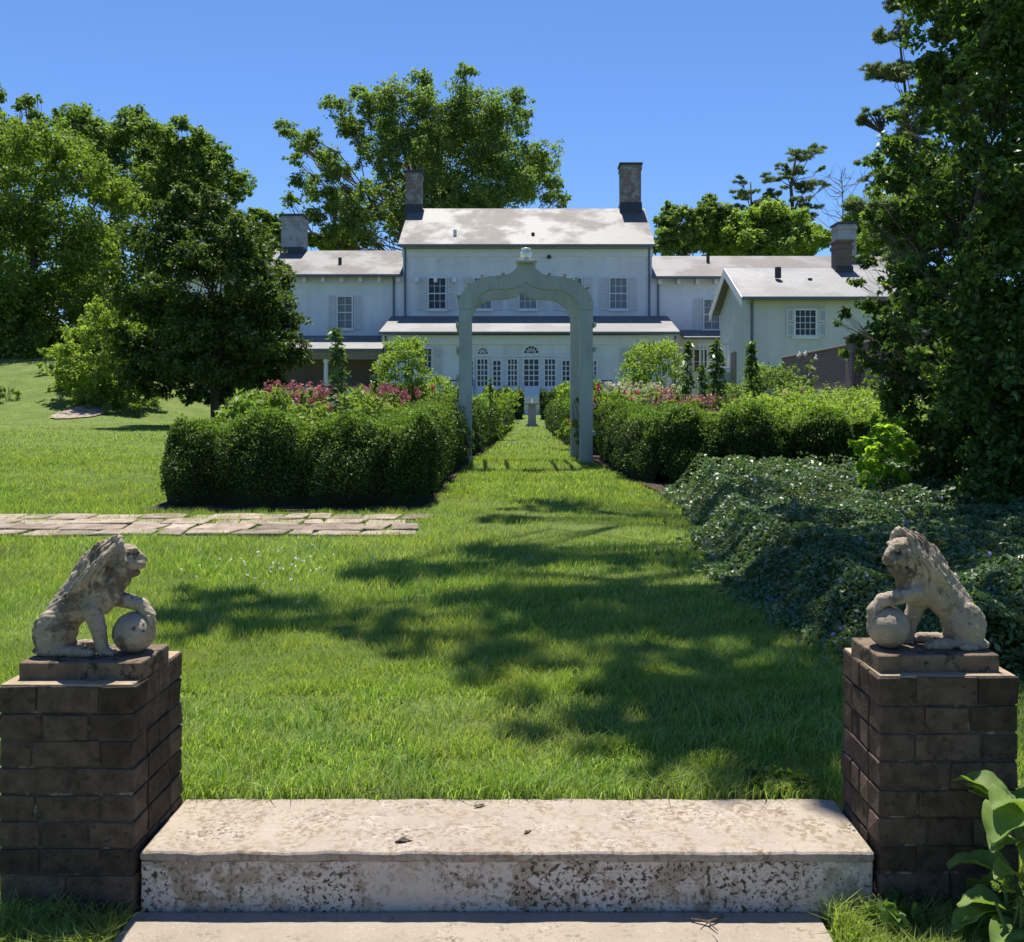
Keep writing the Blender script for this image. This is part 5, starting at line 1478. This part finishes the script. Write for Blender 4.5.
make_tree('lime_shrub', 'bright lime leafed shoot glowing at the left foot of the holly', [(884, 430, 15), (868, 446, 12), (895, 448, 13), (876, 466, 13), (900, 424, 9), (862, 480, 12), (892, 474, 12)], 8.7, 885, (M['lime'], M['stem']), 1000, .085, .012, .3, sub=7, subr=.4, seed=42, cat_='shrub', aspect=.75, up=.9, top_frac=.6)
clump_plant('pale_plant', 'small pale leafed plant at the foot of the left bank trees', 'plant', wx(50, 46), 46, .6, 1.1, 'shrub', 700, .2, zlow=.2, aspect=.3, seed=79)
make_tree('hillside_shrub', 'low bright shrub on the bank between the left edge tree and the taller shrub', [(70, 388, 12), (58, 394, 8), (84, 380, 14), (72, 400, 9), (90, 396, 10), (80, 362, 12)], 44, 74, (M['bank'], M['bark']), 6000, .15, .06, 1.2, sub=9, subr=.45, seed=19, cat_='shrub', top_frac=.5)
make_tree('broadleaf_tree', 'deep green tree low behind the gap between the left edge tree and the maple', [(20, 300, 36), (70, 290, 36), (110, 300, 32), (140, 330, 28), (60, 345, 32), (110, 350, 28), (0, 350, 32), (150, 290, 24), (35, 365, 20), (90, 368, 18)], 84, 85, (M['dtree'], M['bark']), 30000, .4, .4, 4, sub=11, subr=.5, seed=27)
for i, (px, Y, rx_) in enumerate(((8, 41, .5), (100, 40, .7), (130, 40, .6))):
    clump_plant('bank_weed', ('tuft of weeds low on the bank at the left edge', 'weeds beside the stone path on the bank', 'grassy weeds between the stone path and the maple')[i], 'plant', wx(px, Y), Y, rx_, .7, 'bed', 600, .12, seed=80 + i)

# tree beside the lawn, out of the picture, whose crown shades the grass
LAT, LON = -SD.x / SD.z, -SD.y / SD.z
_poly = [(470, 502), (690, 496), (715, 570), (800, 640), (850, 700), (850, 785), (720, 775), (560, 715), (450, 650), (285, 612), (330, 560), (470, 548)]
def _inside(p):
    c = False
    for (x0, y0), (x1, y1) in zip(_poly, _poly[1:] + _poly[:1]):
        if (y0 > p[1]) != (y1 > p[1]) and p[0] < (x1 - x0) * (p[1] - y0) / (y1 - y0) + x0: c = not c
    return c
_rs = np.random.default_rng(14); shade = []
def _ground(px, py):
    m = (py - 405) / F; Y = (1.5 - .165 + .0494 * 3.17) / (m + .0494); return wx(px, Y), Y
while len(shade) < 41:
    p = (_rs.uniform(280, 850), _rs.uniform(495, 790))
    if not _inside(p): continue
    a, b = _ground(*p)
    if _rs.random() > (b / 9.5) ** 1.2: continue          # even over the ground, not over the picture
    shade.append((a, b, _rs.uniform(.24, .42), 7.6 + .22 * b + _rs.uniform(-.2, .6)))
for p in ((190, 615), (240, 600), (270, 625), (760, 600), (800, 560), (900, 600), (940, 560), (960, 580), (760, 530)):
    a, b = _ground(*p); shade.append((a, b, _rs.uniform(.3, .45), 8.2 + .2 * b))
LCs = np.array([(a - LAT * h, b - LON * h, h + .45) for a, b, r0, h in shade]); Rs = np.array([s_[2] for s_ in shade])
rs = np.random.default_rng(77); SC, SR, own = [], [], []
for i, (c, R0) in enumerate(zip(LCs, Rs)):
    for j in range(13):
        d_ = unit(rs.normal(size=3)); SC.append(c + d_ * R0 * np.array([1.5, 1.0, .7]) * rs.uniform(.35, 1.1)); SR.append(R0 * rs.uniform(.2, .42)); own.append(i)
tb = (6.6, 9.5, float(gz(6.6, 9.5)))
shade_t = thing('shade_tree', 'tree beside the lawn whose crown shades the grass', 'tree', tb)
P, d = clump_points(np.array(SC), np.array(SR), 60000, .5, .8)
V, Fc = leaf_mesh(P, .085, .55, nrm=d * .35, tip=d * .7, up=.5)
np_obj('crown', V, Fc, M['ltree'], shade_t)
mb = MB()
tp = wig(np.array(tb) - [0, 0, .2], np.array([6.2, 9.8, 9.6]), 8, .012, rs); tr = [.3, .24, .22, .2, .17, .14, .1, .07]
mb.tube(tp, tr, 12)
for i, c in enumerate(LCs):
    s_ = tp[5 + i % 3]; q = wig(s_, c + [0, 0, .3], 7, .06, rs)
    mb.tube(q, [.03, .027, .024, .02, .016, .013, .01], 6)
    for j in np.where(np.array(own) == i)[0]: mb.tube([q[4 + j % 2], SC[j]], [.014, .005], 4, False)
mb.build('trunk', M['bark'], shade_t, smooth=True)
